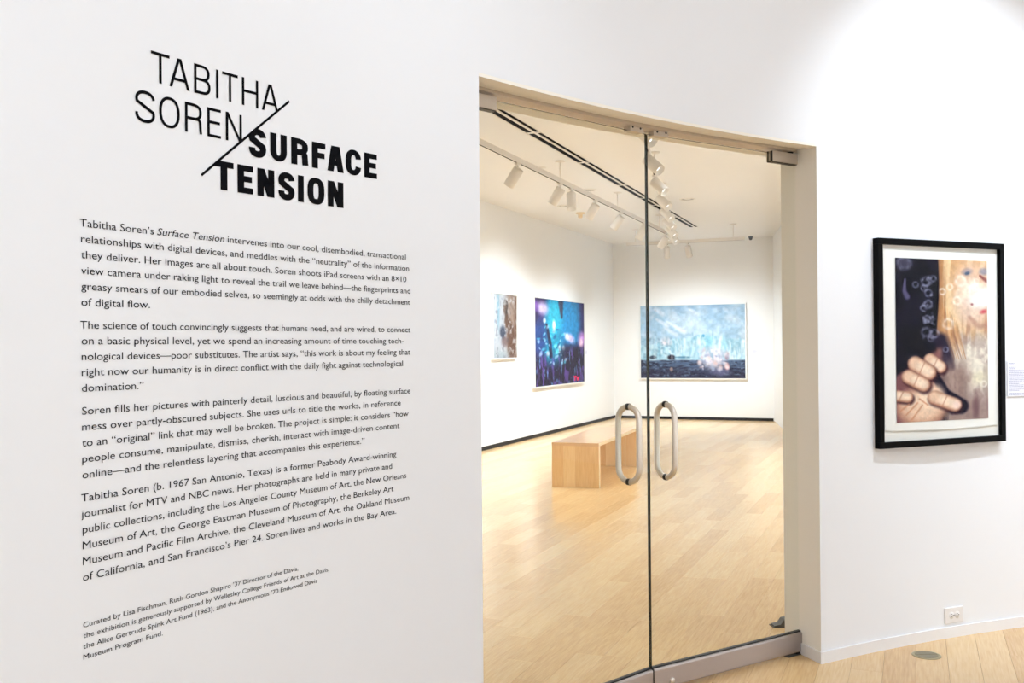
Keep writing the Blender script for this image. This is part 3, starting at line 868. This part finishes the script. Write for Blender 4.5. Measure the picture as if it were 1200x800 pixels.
def smeared_portrait():
    c = Canvas(200, 350, (4, 3, 14)); U, V = c.U, c.V
    c.mix(sst(.45, .75, fbm(U, V, 5, 8, 71)) * .35, (40, 34, 62))
    edge = .445 - .03 * V + .012 * np.sin(V * 9)                      # blonde hair
    h = sst(0, .025, U - edge) * sst(.66, .52, V - .15 * (U - .5))
    c.mix(h, (204, 156, 108))
    c.mix(h * sst(.40, .62, vnoise(U + .04 * np.sin(V * 5), V, 34, 3, 5)) * .8, (238, 208, 164))
    c.mix(h * sst(.52, .72, vnoise(U + .05 * V, V, 26, 3, 15)) * .7 * sst(.0, .4, V), (150, 88, 54))
    c.mix(h * sst(.12, .0, U - edge) * .45, (120, 66, 40))
    c.blob(.86, .15, .24, .15, (222, 184, 158), .95, 0, .6)           # pale face turned aside
    c.blob(.84, .30, .20, .12, (224, 196, 180), .85, 12, .6)
    c.mix(np.exp(-(((U - .82) / .2) ** 2 + ((V - .2) / .16) ** 2)) * sst(.45, .7, fbm(U, V, 7, 12, 81)) * .8, (250, 232, 214))
    c.blob(.775, .072, .055, .020, (150, 138, 150), .8, -18, .7); c.blob(.775, .082, .028, .010, (64, 84, 112), .85, -18, .6)
    c.blob(.965, .068, .05, .022, (130, 130, 150), .8, 0, .6); c.line([(.92, .095), (.99, .125)], [.012, .022], (112, 44, 46), .75, .8)
    c.blob(.95, .235, .15, .055, (252, 250, 252), .98, -20, .6); c.blob(.84, .17, .06, .05, (250, 238, 228), .8, 0, .8)
    c.blob(.825, .277, .014, .007, (128, 60, 60), .8, 0, .8); c.blob(.955, .322, .035, .012, (200, 60, 76), .8, -18, .8)
    c.line([(.80, .36), (.90, .42), (.99, .41)], [.02, .03, .03], (170, 124, 108), .6, .9)
    lr = sst(.40, .56, V) * sst(.47, .62, U)                          # smeared drapery
    c.mix(lr * .95, (188, 172, 160)); c.mix(lr * sst(.4, .65, vnoise(U + .06 * V, V, 22, 4, 33)), (226, 216, 202))
    c.mix(lr * sst(.74, .92, V) * .7, (128, 98, 96)); c.mix(lr * sst(.5, .68, fbm(U, V, 9, 14, 43)) * .55, (146, 120, 116))
    c.blob(.90, .74, .09, .04, (222, 212, 186), .85, 0, .8); c.blob(.86, .93, .035, .08, (96, 60, 70), .6, 0, .7)
    c.blob(.80, .62, .10, .08, (232, 222, 208), .6, 20, .8)
    for k in range(7):
        x = .50 + .025 * k
        c.line([(x, .26 + .02 * k), (x + .02, .46), (x + .10, .62)], [.002, .016, .004], ((176, 116, 72), (132, 78, 54), (214, 160, 110))[k % 3], .6, .98)
    c.line([(.47, .50), (.52, .58), (.58, .67)], [.075, .07, .05], (24, 18, 42), .95, .5)
    arm = sst(0, .05, V - .70 + .42 * U - .10 * U * U) * sst(.52, .44, U)   # raised arm in shade
    c.mix(arm, (138, 88, 86)); c.mix(arm * sst(.4, .7, fbm(U, V, 6, 9, 91)) * .7, (176, 128, 116)); c.mix(arm * sst(.18, .0, U) * .6, (92, 48, 62))
    c.blob(.60, .76, .17, .13, (140, 112, 106), .8, 0, .7); c.mix(np.exp(-(((U - .6) / .12) ** 2 + ((V - .76) / .08) ** 2)) * sst(.45, .7, fbm(U, V, 20, 12, 95)) * .6, (176, 150, 140))
    c.line([(.40, .67), (.43, .74), (.52, .83), (.66, .885)], [.035, .045, .05, .05], (16, 12, 32), 1, .3)
    c.line([(.62, .905), (.69, .915)], [.105, .085], (16, 12, 32), 1, .25)
    c.line([(.24, 1.0), (.40, .965), (.54, .925)], [.04, .04, .04], (26, 14, 34), .9, .4)
    sk, sh, hi = (232, 198, 172), (172, 112, 88), (248, 226, 206)

    def digit(p, q, r, tip=True):
        c.line([(p[0] + .012, p[1] + .010), (q[0] + .014, q[1] + .012)], r * 1.12, (52, 22, 32), .85, .3)
        c.line([p, q], r, sh, 1, .22)
        c.line([(p[0] - .004, p[1] - .004), (q[0] - .004, q[1] - .003)], r * .84, sk, .95, .5)
        c.line([(p[0] * .6 + q[0] * .4, p[1] * .6 + q[1] * .4 - .006), (q[0], q[1] - .004)], r * .5, hi, .8, .95)
        m = ((p[0] + q[0]) / 2, (p[1] + q[1]) / 2)
        c.line([(m[0] - r * .4, m[1] + r * .45), (m[0] + r * .35, m[1] - r * .45)], .007, sh, .5, .9)
    c.blob(.27, .91, .26, .11, sh, 1, 0, .25); c.blob(.27, .905, .24, .10, sk, 1, 0, .45)
    c.blob(.38, .86, .12, .085, sk, 1, 25, .4); c.blob(.33, .865, .10, .05, hi, .7, 0, .9)
    digit((.40, .855), (.625, .905), .072)
    c.blob(.645, .905, .04, .022, (250, 222, 212), .9, 10, .7)
    digit((.36, .62), (.47, .668), .062)
    digit((.20, .645), (.345, .70), .078)
    digit((.13, .725), (.285, .775), .072)
    digit((-.02, .835), (.115, .848), .056)
    for x0, y0, x1, y1 in ((.10, .955, .22, .885), (.16, .985, .27, .90), (.04, .93, .13, .89), (.24, .86, .33, .90)):
        c.line([(x0, y0), (x1, y1)], .009, (196, 134, 104), .7, .9)
    for (x, y, r) in ((.09, .03, .06), (.32, .14, .045), (.345, .21, .035), (.30, .18, .03), (.345, .28, .04), (.29, .305, .028), (.21, .16, .028), (.33, .37, .035), (.32, .45, .045), (.37, .49, .03), (.40, .12, .03), (.53, .56, .025), (.41, .46, .04)):
        c.ring(x, y, r, (150, 152, 184), .5, .42)
    r = np.random.RandomState(3)
    for k in range(40):
        c.blob(.28 + .12 * r.rand(), .1 + .4 * r.rand(), .008 + .012 * r.rand(), .004 + .01 * r.rand(), (168, 170, 200), .35, r.rand() * 180, .8)
    c.blob(.09, .03, .09, .04, (110, 104, 130), .5, 0, .8); c.line([(.10, .13), (.09, .20), (.12, .235)], [.01, .022, .03], (112, 104, 148), .75, .7)
    for (x, y, r_) in ((.66, .255, .04), (.88, .17, .02), (.88, .13, .025), (.50, .20, .03), (.58, .17, .03), (.95, .78, .03), (.70, .13, .05), (.56, .40, .05)):
        c.ring(x, y, r_, (250, 244, 236), .5, .4)
    c.img *= (0.93 + 0.14 * fbm(U, V, 40, 60, 7, 2))[..., None]
    return c


def print_part(canvas, pt, parent, name='print'):
    """lay a canvas over a grid; pt(u, v) -> local point"""
    h, w = canvas.h, canvas.w
    V = [pt(i / (w - 1), j / (h - 1)) for j in range(h) for i in range(w)]
    F = [(j * w + i, (j + 1) * w + i, (j + 1) * w + i + 1, j * w + i + 1) for j in range(h - 1) for i in range(w - 1)]
    me = bpy.data.meshes.new(name); me.from_pydata(V, [], F)
    col = np.clip(canvas.img / 255.0, 0, 1)
    lin = np.where(col <= 0.04045, col / 12.92, ((col + 0.055) / 1.055) ** 2.4)
    buf = np.ones((h * w, 4)); buf[:, :3] = lin.reshape(-1, 3)
    at = me.color_attributes.new('print', 'FLOAT_COLOR', 'POINT'); at.data.foreach_set('color', buf.ravel())
    me.materials.append(M['print'])
    o = bpy.data.objects.new(name, me); sc.collection.objects.link(o); o.parent = parent
    return o


def gallery_picture(label, loc, rotz, w, h, depth, fw, canvas):
    """white box frame; local x along the wall, local -y into the room, origin at lower left on the wall"""
    t = thing('framed_picture', label, 'picture', loc, (0, 0, rotz))
    for (x0, x1, z0, z1) in ((0, w, 0, fw), (0, w, h - fw, h), (0, fw, fw, h - fw), (w - fw, w, fw, h - fw)):
        bm = bmesh.new(); box(bm, x0, x1, -depth, 0, z0, z1, bevel=0.001); link('frame_side', bm, M['frame_white'], t)
    boxobj('backing_board', (fw, w - fw, -depth + 0.016, -0.002, fw, h - fw), M['mat'], t)
    m_ = fw + 0.002
    print_part(canvas, lambda u, v: (m_ + (w - 2 * m_) * u, -depth + 0.012, h - m_ - (h - 2 * m_) * v), t)
    return t


gallery_picture('tall narrow white-framed picture of a brown figure, nearest on the left gallery wall', (XL, 13.50, 1.31), rad(90), 0.98, 1.0, 0.05, 0.018, standing_silhouette())
gallery_picture('large white-framed picture in violet and turquoise on the left gallery wall', (XL, 15.22, 0.815), rad(90), 2.66, 1.505, 0.055, 0.018, violet_and_teal())
gallery_picture('wide white-framed picture of pale ice and dark sea on the far wall', (-5.235, YB, 0.815), 0, 2.16, 1.515, 0.05, 0.02, sea_and_ice())
# small wall cards beside the pictures
for (loc, rz, n) in (((XL, 14.66, 1.33), 90, 'small white wall card between the brown and the violet pictures'),
                     ((XL, 18.05, 1.33), 90, 'small white wall card at the right of the violet picture'),
                     ((-2.985, YB, 1.31), 0, 'small white wall card right of the ice and sea picture')):
    t = thing('wall_label', n, 'label', loc, (0, 0, rad(rz)))
    boxobj('card', (0, 0.15, -0.004, 0, 0, 0.10), M['label'], t)
    bm = bmesh.new()
    for k in range(5): box(bm, 0.012, 0.10 + 0.03 * ((k * 7) % 3) / 2, -0.0046, -0.0038, 0.085 - k * 0.016 - 0.005, 0.085 - k * 0.016)
    link('printed_lines', bm, M['ink'], t)

# ---------------------------------------------------------------- black framed photograph on the curved hall wall
SA, SB = 4.812, 5.675
FA, FB = cyl(SA, 0, 0.0), cyl(SB, 0, 0.0)
du = (FB - FA); FW = du.length
fr = thing('framed_photograph', 'black-framed photograph of a blonde woman and open hand on the curved wall', 'picture', (FA.x, FA.y, 0.988), (0, 0, math.atan2(du.y, du.x)))
FH, FD, FF = 1.028, 0.036, 0.030
for (x0, x1, z0, z1) in ((0, FW, 0, FF), (0, FW, FH - FF, FH), (0, FF, FF, FH - FF), (FW - FF, FW, FF, FH - FF)):
    bm = bmesh.new(); box(bm, x0, x1, -FD, 0, z0, z1, bevel=0.0012); link('frame_side', bm, M['frame_black'], fr)
boxobj('mount_board', (FF, FW - FF, -FD + 0.022, -0.004, FF, FH - FF), M['mat'], fr)
# rag paper sheet with a torn lower edge, floated off the mount
px0, px1, pz0, pz1 = FF + 0.018, FW - FF - 0.018, FF + 0.050, FH - FF - 0.024
bm = bmesh.new(); rr = random.Random(5); n = 60
top, bot = [], []
for i in range(n + 1):
    x = px0 + (px1 - px0) * i / n
    bow = 0.012 * (1 - abs(2 * i / n - 1) ** 2)
    top.append(bm.verts.new((x, -FD + 0.0165, pz1 + rr.uniform(-.0006, .0006))))
    bot.append(bm.verts.new((x, -FD + 0.0165 - 0.002 * (1 - abs(2 * i / n - 1)), pz0 + 0.006 - bow * 0.7 + rr.uniform(-.0012, .0012))))
for i in range(n): bm.faces.new((bot[i], bot[i + 1], top[i + 1], top[i]))
ret = bmesh.ops.extrude_face_region(bm, geom=bm.faces[:])
bmesh.ops.translate(bm, verts=[v for v in ret['geom'] if isinstance(v, bmesh.types.BMVert)], vec=(0, 0.001, 0))
bmesh.ops.recalc_face_normals(bm, faces=bm.faces)
sheet = link('paper_sheet', bm, M['paper'], fr)
ix0, ix1, iz0, iz1 = 0.122, FW - 0.112, 0.122, FH - 0.093
print_part(smeared_portrait(), lambda u, v: (ix0 + (ix1 - ix0) * u, -FD + 0.0135, iz1 - (iz1 - iz0) * v), sheet)
boxobj('picture_glass', (FF, FW - FF, -FD + 0.007, -FD + 0.009, FF, FH - FF), M['frame_glass'], fr)

# text card to its right
A, B = cyl(5.722, 0, 0.0), cyl(5.722 + 0.19, 0, 0.0)
d2 = B - A
wl = thing('wall_label', 'white text card on the curved wall right of the black-framed photograph', 'label', (A.x, A.y, 1.217), (0, 0, math.atan2(d2.y, d2.x)))
boxobj('card', (0, 0.19, -0.006, 0, 0, 0.185), M['label'], wl, 0.0005)
bm = bmesh.new(); rr = random.Random(2)
zz = 0.176
for k in range(22):
    if k in (2, 20): zz -= 0.006
    L_ = (0.05, 0.045, 0.06, 0.05)[k] if k < 4 else (0.17 - rr.random() * 0.02 if k not in (14, 19) else 0.08)
    x = 0.010
    while x < L_:
        wd = rr.uniform(0.004, 0.014); box(bm, x, min(x + wd, L_), -0.0066, -0.0058, zz - 0.0035, zz); x += wd + 0.003
    zz -= 0.0073
link('printed_lines', bm, M['ink'], wl)

# ---------------------------------------------------------------- power outlet and floor box
A, B = cyl(5.276, 0, 0.0), cyl(5.402, 0, 0.0); d2 = B - A
ol = thing('power_outlet', 'white horizontal duplex power outlet low on the curved wall', 'outlet', (A.x, A.y, 0.072), (0, 0, math.atan2(d2.y, d2.x)))
bm = bmesh.new(); box(bm, 0, 0.126, -0.008, 0.003, 0, 0.080, bevel=0.003); link('cover_plate', bm, M['outlet'], ol)
for xx in (0.044, 0.082):
    bm = bmesh.new()
    lathe(bm, [(0.0, 0.0015), (0.0165, 0.0015), (0.0175, 0.0)], 20, axis=Vector((0, -1, 0)), origin=Vector((xx, -0.008, 0.040)))
    rc = link('receptacle', bm, M['outlet'], ol)
    bm = bmesh.new()
    box(bm, xx - 0.007, xx + 0.003, -0.0102, -0.0090, 0.0455, 0.0475); box(bm, xx - 0.007, xx + 0.003, -0.0102, -0.0090, 0.0335, 0.0355)
    lathe(bm, [(0.0, 0.0006), (0.003, 0.0006), (0.003, 0)], 10, axis=Vector((0, -1, 0)), origin=Vector((xx + 0.009, -0.0095, 0.0405)))
    link('contact_slots', bm, M['outdark'], rc)
bm = bmesh.new(); lathe(bm, [(0.0, 0.001), (0.003, 0.001), (0.003, 0)], 10, axis=Vector((0, -1, 0)), origin=Vector((0.063, -0.008, 0.040)))
link('screw', bm, M['greym'], ol)

fb = thing('floor_box', 'round bronze floor outlet cover set in the oak floor by the curved wall', 'floor cover', (1.982 * ca - 4.797 * sa, 1.982 * sa + 4.797 * ca, 0.0), (0, 0, rad(20)))
bm = bmesh.new(); lathe(bm, [(0.067, 0.0), (0.067, 0.002), (0.063, 0.004), (0.056, 0.004), (0.055, 0.0025), (0.0, 0.0025)], 40, smooth=False)
link('cover_ring', bm, M['brass'], fb)
for sgn in (-1, 1):
    bm = bmesh.new()
    vs = [bm.verts.new((0.052 * math.cos(a), sgn * (0.004 + 0.046 * math.sin(a)), 0.0036)) for a in np.linspace(0, math.pi, 18)]
    bm.faces.new(vs); r2 = bmesh.ops.extrude_face_region(bm, geom=bm.faces[:])
    bmesh.ops.translate(bm, verts=[v for v in r2['geom'] if isinstance(v, bmesh.types.BMVert)], vec=(0, 0, -0.0012))
    bmesh.ops.recalc_face_normals(bm, faces=bm.faces)
    link('hinged_lid', bm, M['lid'], fb)

# ---------------------------------------------------------------- lettering on the curved wall
LIFT = 0.0012


def bend(me_verts):
    """flat (s, z) layout to the curved wall"""
    for v in me_verts:
        p = cyl(v.co.x, v.co.y, LIFT); v.co = p


def ribbon(bm, pts, tx, ty, closed=False):
    """stroke of a letter with a pen tx wide across and ty high"""
    P = []
    for x, y in pts:
        if not P or (Vector((x, y)) - P[-1]).length > 2e-4: P.append(Vector((x, y)))
    n = len(P); L, Rr = [], []
    def nrm(a, b):
        d = (b - a).normalized(); return Vector((-d.y, d.x))
    for i in range(n):
        if closed: n0, n1 = nrm(P[i - 1], P[i]), nrm(P[i], P[(i + 1) % n])
        else:
            n0 = nrm(P[i - 1], P[i]) if i > 0 else nrm(P[0], P[1])
            n1 = nrm(P[i], P[i + 1]) if i < n - 1 else n0
        m = (n0 + n1)
        if m.length < 1e-4: m = n1
        m.normalize(); k = 1 / max(0.45, m.dot(n1))
        o = Vector((m.x * tx / 2 * k, m.y * ty / 2 * k))
        L.append(bm.verts.new((P[i].x + o.x, P[i].y + o.y, 0))); Rr.append(bm.verts.new((P[i].x - o.x, P[i].y - o.y, 0)))
    for i in range(n if closed else n - 1):
        j = (i + 1) % n; bm.faces.new((L[i], Rr[i], Rr[j], L[j]))


def bar(bm, x0, y0, x1, y1, w):
    """upright-cut diagonal or straight bar of horizontal width w"""
    vs = [bm.verts.new(p) for p in ((x0 - w / 2, y0, 0), (x0 + w / 2, y0, 0), (x1 + w / 2, y1, 0), (x1 - w / 2, y1, 0))]
    bm.faces.new(vs)


def rect(bm, x0, x1, y0, y1):
    n = max(1, int((x1 - x0) / 0.02)); lo = []; hi = []
    for i in range(n + 1):
        x = x0 + (x1 - x0) * i / n; lo.append(bm.verts.new((x, y0, 0))); hi.append(bm.verts.new((x, y1, 0)))
    for i in range(n): bm.faces.new((lo[i], lo[i + 1], hi[i + 1], hi[i]))


def superarc(cx, cy, rx, ry, a0, a1, n=18, e=0.8):
    out = []
    for i in range(n + 1):
        a = rad(a0 + (a1 - a0) * i / n); c, s = math.cos(a), math.sin(a)
        out.append((cx + rx * math.copysign(abs(c) ** e, c), cy + ry * math.copysign(abs(s) ** e, s)))
    return out


def glyph(ch, x0, x1, y0, y1, tx, ty):
    """one capital drawn in the box x0..x1, y0..y1 with stem width tx and bar height ty"""
    bm = bmesh.new(); W = x1 - x0; H = y1 - y0; ym = (y0 + y1) / 2
    hx, hy = tx / 2, ty / 2
    if ch == 'T':
        rect(bm, x0, x1, y1 - ty, y1); rect(bm, x0 + W / 2 - hx, x0 + W / 2 + hx, y0, y1)
    elif ch == 'I': rect(bm, x0, x1, y0, y1)
    elif ch == 'H':
        rect(bm, x0, x0 + tx, y0, y1); rect(bm, x1 - tx, x1, y0, y1); rect(bm, x0, x1, ym - hy + .002, ym + hy + .002)
    elif ch == 'E' or ch == 'F':
        rect(bm, x0, x0 + tx, y0, y1); rect(bm, x0, x1, y1 - ty, y1); rect(bm, x0, x1 - W * .07, ym - hy + .001, ym + hy + .001)
        if ch == 'E': rect(bm, x0, x1, y0, y0 + ty)
    elif ch == 'A':
        k = 1.08 * tx; c = x0 + W / 2
        bar(bm, x0 + k / 2, y0, c - k * .18, y1, k); bar(bm, x1 - k / 2, y0, c + k * .18, y1, k)
        yb = y0 + H * .24; rect(bm, x0 + k + W * .02, x1 - k - W * .02, yb, yb + ty)
    elif ch == 'N':
        rect(bm, x0, x0 + tx, y0, y1); rect(bm, x1 - tx, x1, y0, y1); bar(bm, x1 - tx * .55, y0, x0 + tx * .55, y1, tx * 1.1)
    elif ch in 'RB':
        rect(bm, x0, x0 + tx, y0, y1)
        xr_ = x1 - (0.0 if ch == 'B' else W * .03)
        rw = W * .42
        yt, yb = y1 - hy, ym + (0.000 if ch == 'B' else -.001)
        cy = (yt + yb) / 2; ry = (yt - yb) / 2
        xo = xr_ - (W * .05 if ch == 'B' else 0)
        pts = [(x0 + hx, yt), (xo - rw - hx, yt)] + superarc(xo - rw - hx, cy, rw, ry, 90, -90, 14) + [(x0 + hx, yb)]
        ribbon(bm, pts, tx, ty)
        if ch == 'B':
            yt2, yb2 = yb, y0 + hy; cy = (yt2 + yb2) / 2; ry = (yt2 - yb2) / 2
            pts = [(x0 + hx, yt2), (x1 - rw - hx, yt2)] + superarc(x1 - rw - hx, cy, rw, ry, 90, -90, 14) + [(x0 + hx, yb2)]
            ribbon(bm, pts, tx, ty)
        else:
            xl = x1 - W * .05 - hx
            pts = [(xl - W * .30, yb)] + superarc(xl - W * .22, yb - H * .13, W * .22, H * .13, 90, 0, 8) + [(xl + W * .02, y0 + H * .12), (x1 - hx - W * .01, y0 + ty * .1)]
            ribbon(bm, pts, tx, ty)
    elif ch == 'O':
        ribbon(bm, superarc(x0 + W / 2, ym, W / 2 - hx, H / 2 - hy + .0008, 0, 360, 44, .72 if tx > .015 else .86)[:-1], tx, ty, True)
    elif ch == 'U':
        r = W / 2 - hx; ry = min(r * 1.1, H * .4); cy = y0 + ry + hy - .0008
        ribbon(bm, [(x0 + hx, y1), (x0 + hx, cy)] + superarc(x0 + W / 2, cy, r, ry, 180, 360, 18, .9) + [(x1 - hx, cy), (x1 - hx, y1)], tx, ty)
    elif ch == 'C':
        cx = x0 + W / 2; rx = W / 2 - hx; ry = H * .30
        up = superarc(cx, y1 - hy - ry + .0008, rx, ry, 8, 180, 18, .9); dn = superarc(cx, y0 + hy + ry - .0008, rx, ry, 180, 352, 18, .9)
        ribbon(bm, up + dn, tx, ty)
    elif ch == 'S':
        cx = x0 + W / 2; rx = W / 2 - hx; hh = H / 2
        ry = (hh - hy + .0008) / 2
        top = superarc(cx, y1 - hy - ry + .0008, rx, ry, 5, 200, 20, .9)
        bot = superarc(cx, y0 + hy + ry - .0008, rx, ry, 20, -185, 20, .9)
        ribbon(bm, top + bot, tx * .98, ty * 1.1)
    return bm


TITLE_ROWS = (
    ('TABITHA', 2.150, 2.2245, 0.0078, 0.0072, [1.158, 1.213, 1.212, 1.274, 1.288, 1.340, 1.358, 1.3658, 1.378, 1.430, 1.444, 1.500, 1.512, 1.572]),
    ('SOREN', 2.0465, 2.1215, 0.0080, 0.0072, [1.112, 1.169, 1.181, 1.243, 1.259, 1.313, 1.329, 1.373, 1.389, 1.443]),
    ('SURFACE', 2.0185, 2.0935, 0.0225, 0.0160, [1.466, 1.527, 1.541, 1.601, 1.617, 1.682, 1.695, 1.747, 1.754, 1.819, 1.827, 1.890, 1.903, 1.956]),
    ('TENSION', 1.9145, 1.9895, 0.0225, 0.0160, [1.350, 1.414, 1.427, 1.480, 1.495, 1.555, 1.569, 1.629, 1.641, 1.663, 1.677, 1.742, 1.755, 1.817]))
title = thing('title_lettering', 'large black exhibition title lettering with diagonal slash on the curved wall', 'lettering')
SL0, SL1 = (1.309, 1.943), (1.611, 2.192)
sd_ = Vector((SL1[0] - SL0[0], SL1[1] - SL0[1], 0)).normalized(); sn_ = Vector((-sd_.y, sd_.x, 0))
for word, y0, y1, tx, ty, xs in TITLE_ROWS:
    for k, ch in enumerate(word):
        g = glyph(ch, xs[2 * k], xs[2 * k + 1], y0, y1, tx, ty)
        bold = tx > .015
        # letters are trimmed where the slash cuts through the title
        side = sn_ if bold else -sn_
        bmesh.ops.bisect_plane(g, geom=g.verts[:] + g.edges[:] + g.faces[:], plane_co=(SL0[0], SL0[1], 0), plane_no=side, clear_outer=True)
        bend(g.verts)
        link('letter', g, M['vinyl'], title)
bm = bmesh.new(); NS = 16; a_, b_ = [], []
for i in range(NS + 1):
    p = Vector((*SL0, 0)).lerp(Vector((*SL1, 0)), i / NS)
    a_.append(bm.verts.new(p + sn_ * .0033)); b_.append(bm.verts.new(p - sn_ * .0033))
for i in range(NS): bm.faces.new((b_[i], b_[i + 1], a_[i + 1], a_[i]))
bend(bm.verts); link('slash', bm, M['vinyl'], title)

PARAS = (
    (1.7785, 0.0357, 0.0252, [("Tabitha Soren’s *Surface Tension* intervenes into our cool, disembodied, transactional", 2.078),
        ("relationships with digital devices, and meddles with the “neutrality” of the information", 2.092),
        ("they deliver. Her images are all about touch. Soren shoots iPad screens with an 8×10", 2.080),
        ("view camera under raking light to reveal the trail we leave behind—the fingerprints and", 2.097),
        ("greasy smears of our embodied selves, so seemingly at odds with the chilly detachment", 2.096),
        ("of digital flow.", 1.151)]),
    (1.5485, 0.0356, 0.0252, [("The science of touch convincingly suggests that humans need, and are wired, to connect", 2.096),
        ("on a basic physical level, yet we spend an increasing amount of time touching tech-", 2.066),
        ("nological devices—poor substitutes. The artist says, “this work is about my feeling that", 2.095),
        ("right now our humanity is in direct conflict with the daily fight against technological", 2.062),
        ("domination.”", 1.131)]),
    (1.3545, 0.0359, 0.0252, [("Soren fills her pictures with painterly detail, luscious and beautiful, by floating surface", 2.094),
        ("mess over partly-obscured subjects. She uses urls to title the works, in reference", 2.051),
        ("to an “original” link that may well be broken. The project is simple: it considers “how", 2.085),
        ("people consume, manipulate, dismiss, cherish, interact with image-driven content", 2.045),
        ("online—and the relentless layering that accompanies this experience.”", 1.896)]),
    (1.1590, 0.0357, 0.0252, [("Tabitha Soren (b. 1967 San Antonio, Texas) is a former Peabody Award-winning", 2.030),
        ("journalist for MTV and NBC news. Her photographs are held in many private and", 2.011),
        ("public collections, including the Los Angeles County Museum of Art, the New Orleans", 2.073),
        ("Museum of Art, the George Eastman Museum of Photography, the Berkeley Art", 2.017),
        ("Museum and Pacific Film Archive, the Cleveland Museum of Art, the Oakland Museum", 2.085),
        ("of California, and San Francisco’s Pier 24. Soren lives and works in the Bay Area.", 2.028)]),
    (0.8760, 0.0240, 0.0172, [("Curated by Lisa Fischman, Ruth Gordon Shapiro ’37 Director of the Davis,", 1.632),
        ("the exhibition is generously supported by Wellesley College Friends of Art at the Davis,", 1.750),
        ("the Alice Gertrude Spink Art Fund (1963), and the Anonymous ’70 Endowed Davis", 1.703),
        ("Museum Program Fund.", 1.182)]),
)
S_LEFT = 0.9635
deps = bpy.context.evaluated_depsgraph_get


def text_mesh(body, size, shear=0.0):
    c = bpy.data.curves.new('line', 'FONT'); c.body = body; c.size = size; c.resolution_u = 3
    c.shear = shear
    o = bpy.data.objects.new('line', c); sc.collection.objects.link(o)
    dg = deps(); dg.update()
    me = bpy.data.meshes.new_from_object(o.evaluated_get(dg))
    n = len(me.vertices); co = np.empty(n * 3); me.vertices.foreach_get('co', co); co = co.reshape(-1, 3)
    polys = [tuple(p.vertices) for p in me.polygons]
    bpy.data.objects.remove(o); bpy.data.curves.remove(c); bpy.data.meshes.remove(me)
    return co, polys


def paragraph(spec, parent):
    zt, lead, size, lines = spec
    V, F = [], []
    for i, (txt, s_end) in enumerate(lines):
        segs = txt.split('*'); co_all = []; x = 0.0
        for k, sg in enumerate(segs):
            if not sg: continue
            lead_sp = len(sg) - len(sg.lstrip(' ')); tail_sp = len(sg) - len(sg.rstrip(' '))
            co, pl = text_mesh(sg.strip(' '), size, 0.22 if k % 2 else 0.0)
            x += lead_sp * size * .34
            co[:, 0] += x - (co[:, 0].min() if k else 0.0)
            off = sum(len(c_) for c_, _ in co_all)
            F_ = [tuple(v + off for v in p) for p in pl]
            co_all.append((co, F_)); x = co[:, 0].max() + tail_sp * size * .30
        co = np.vstack([c_ for c_, _ in co_all]); x0, x1 = co[:, 0].min(), co[:, 0].max()
        first = txt[0]
        s0 = S_LEFT - (0.003 if first in 'Tj' else 0.0)
        co[:, 0] = s0 + (co[:, 0] - x0) * (s_end - s0) / (x1 - x0)
        z = zt - lead * i; base_i = len(V)
        for vx, vy, _ in co:
            V.append(tuple(cyl(vx, z + vy, LIFT)))
        for _, pl in co_all: F += [tuple(v + base_i for v in p) for p in pl]
    me = bpy.data.meshes.new('paragraph'); me.from_pydata(V, [], F); me.materials.append(M['vinyl_body'])
    o = bpy.data.objects.new('paragraph', me); sc.collection.objects.link(o)
    if parent: o.parent = parent
    return o


wt = thing('wall_text', 'long four-paragraph black wall text below the exhibition title', 'wall text')
for sp in PARAS[:4]: paragraph(sp, wt)
o = paragraph(PARAS[4], None); o.name = 'credit_line'
tag(o, 'small four-line black credit text low on the left curved wall', 'wall text')
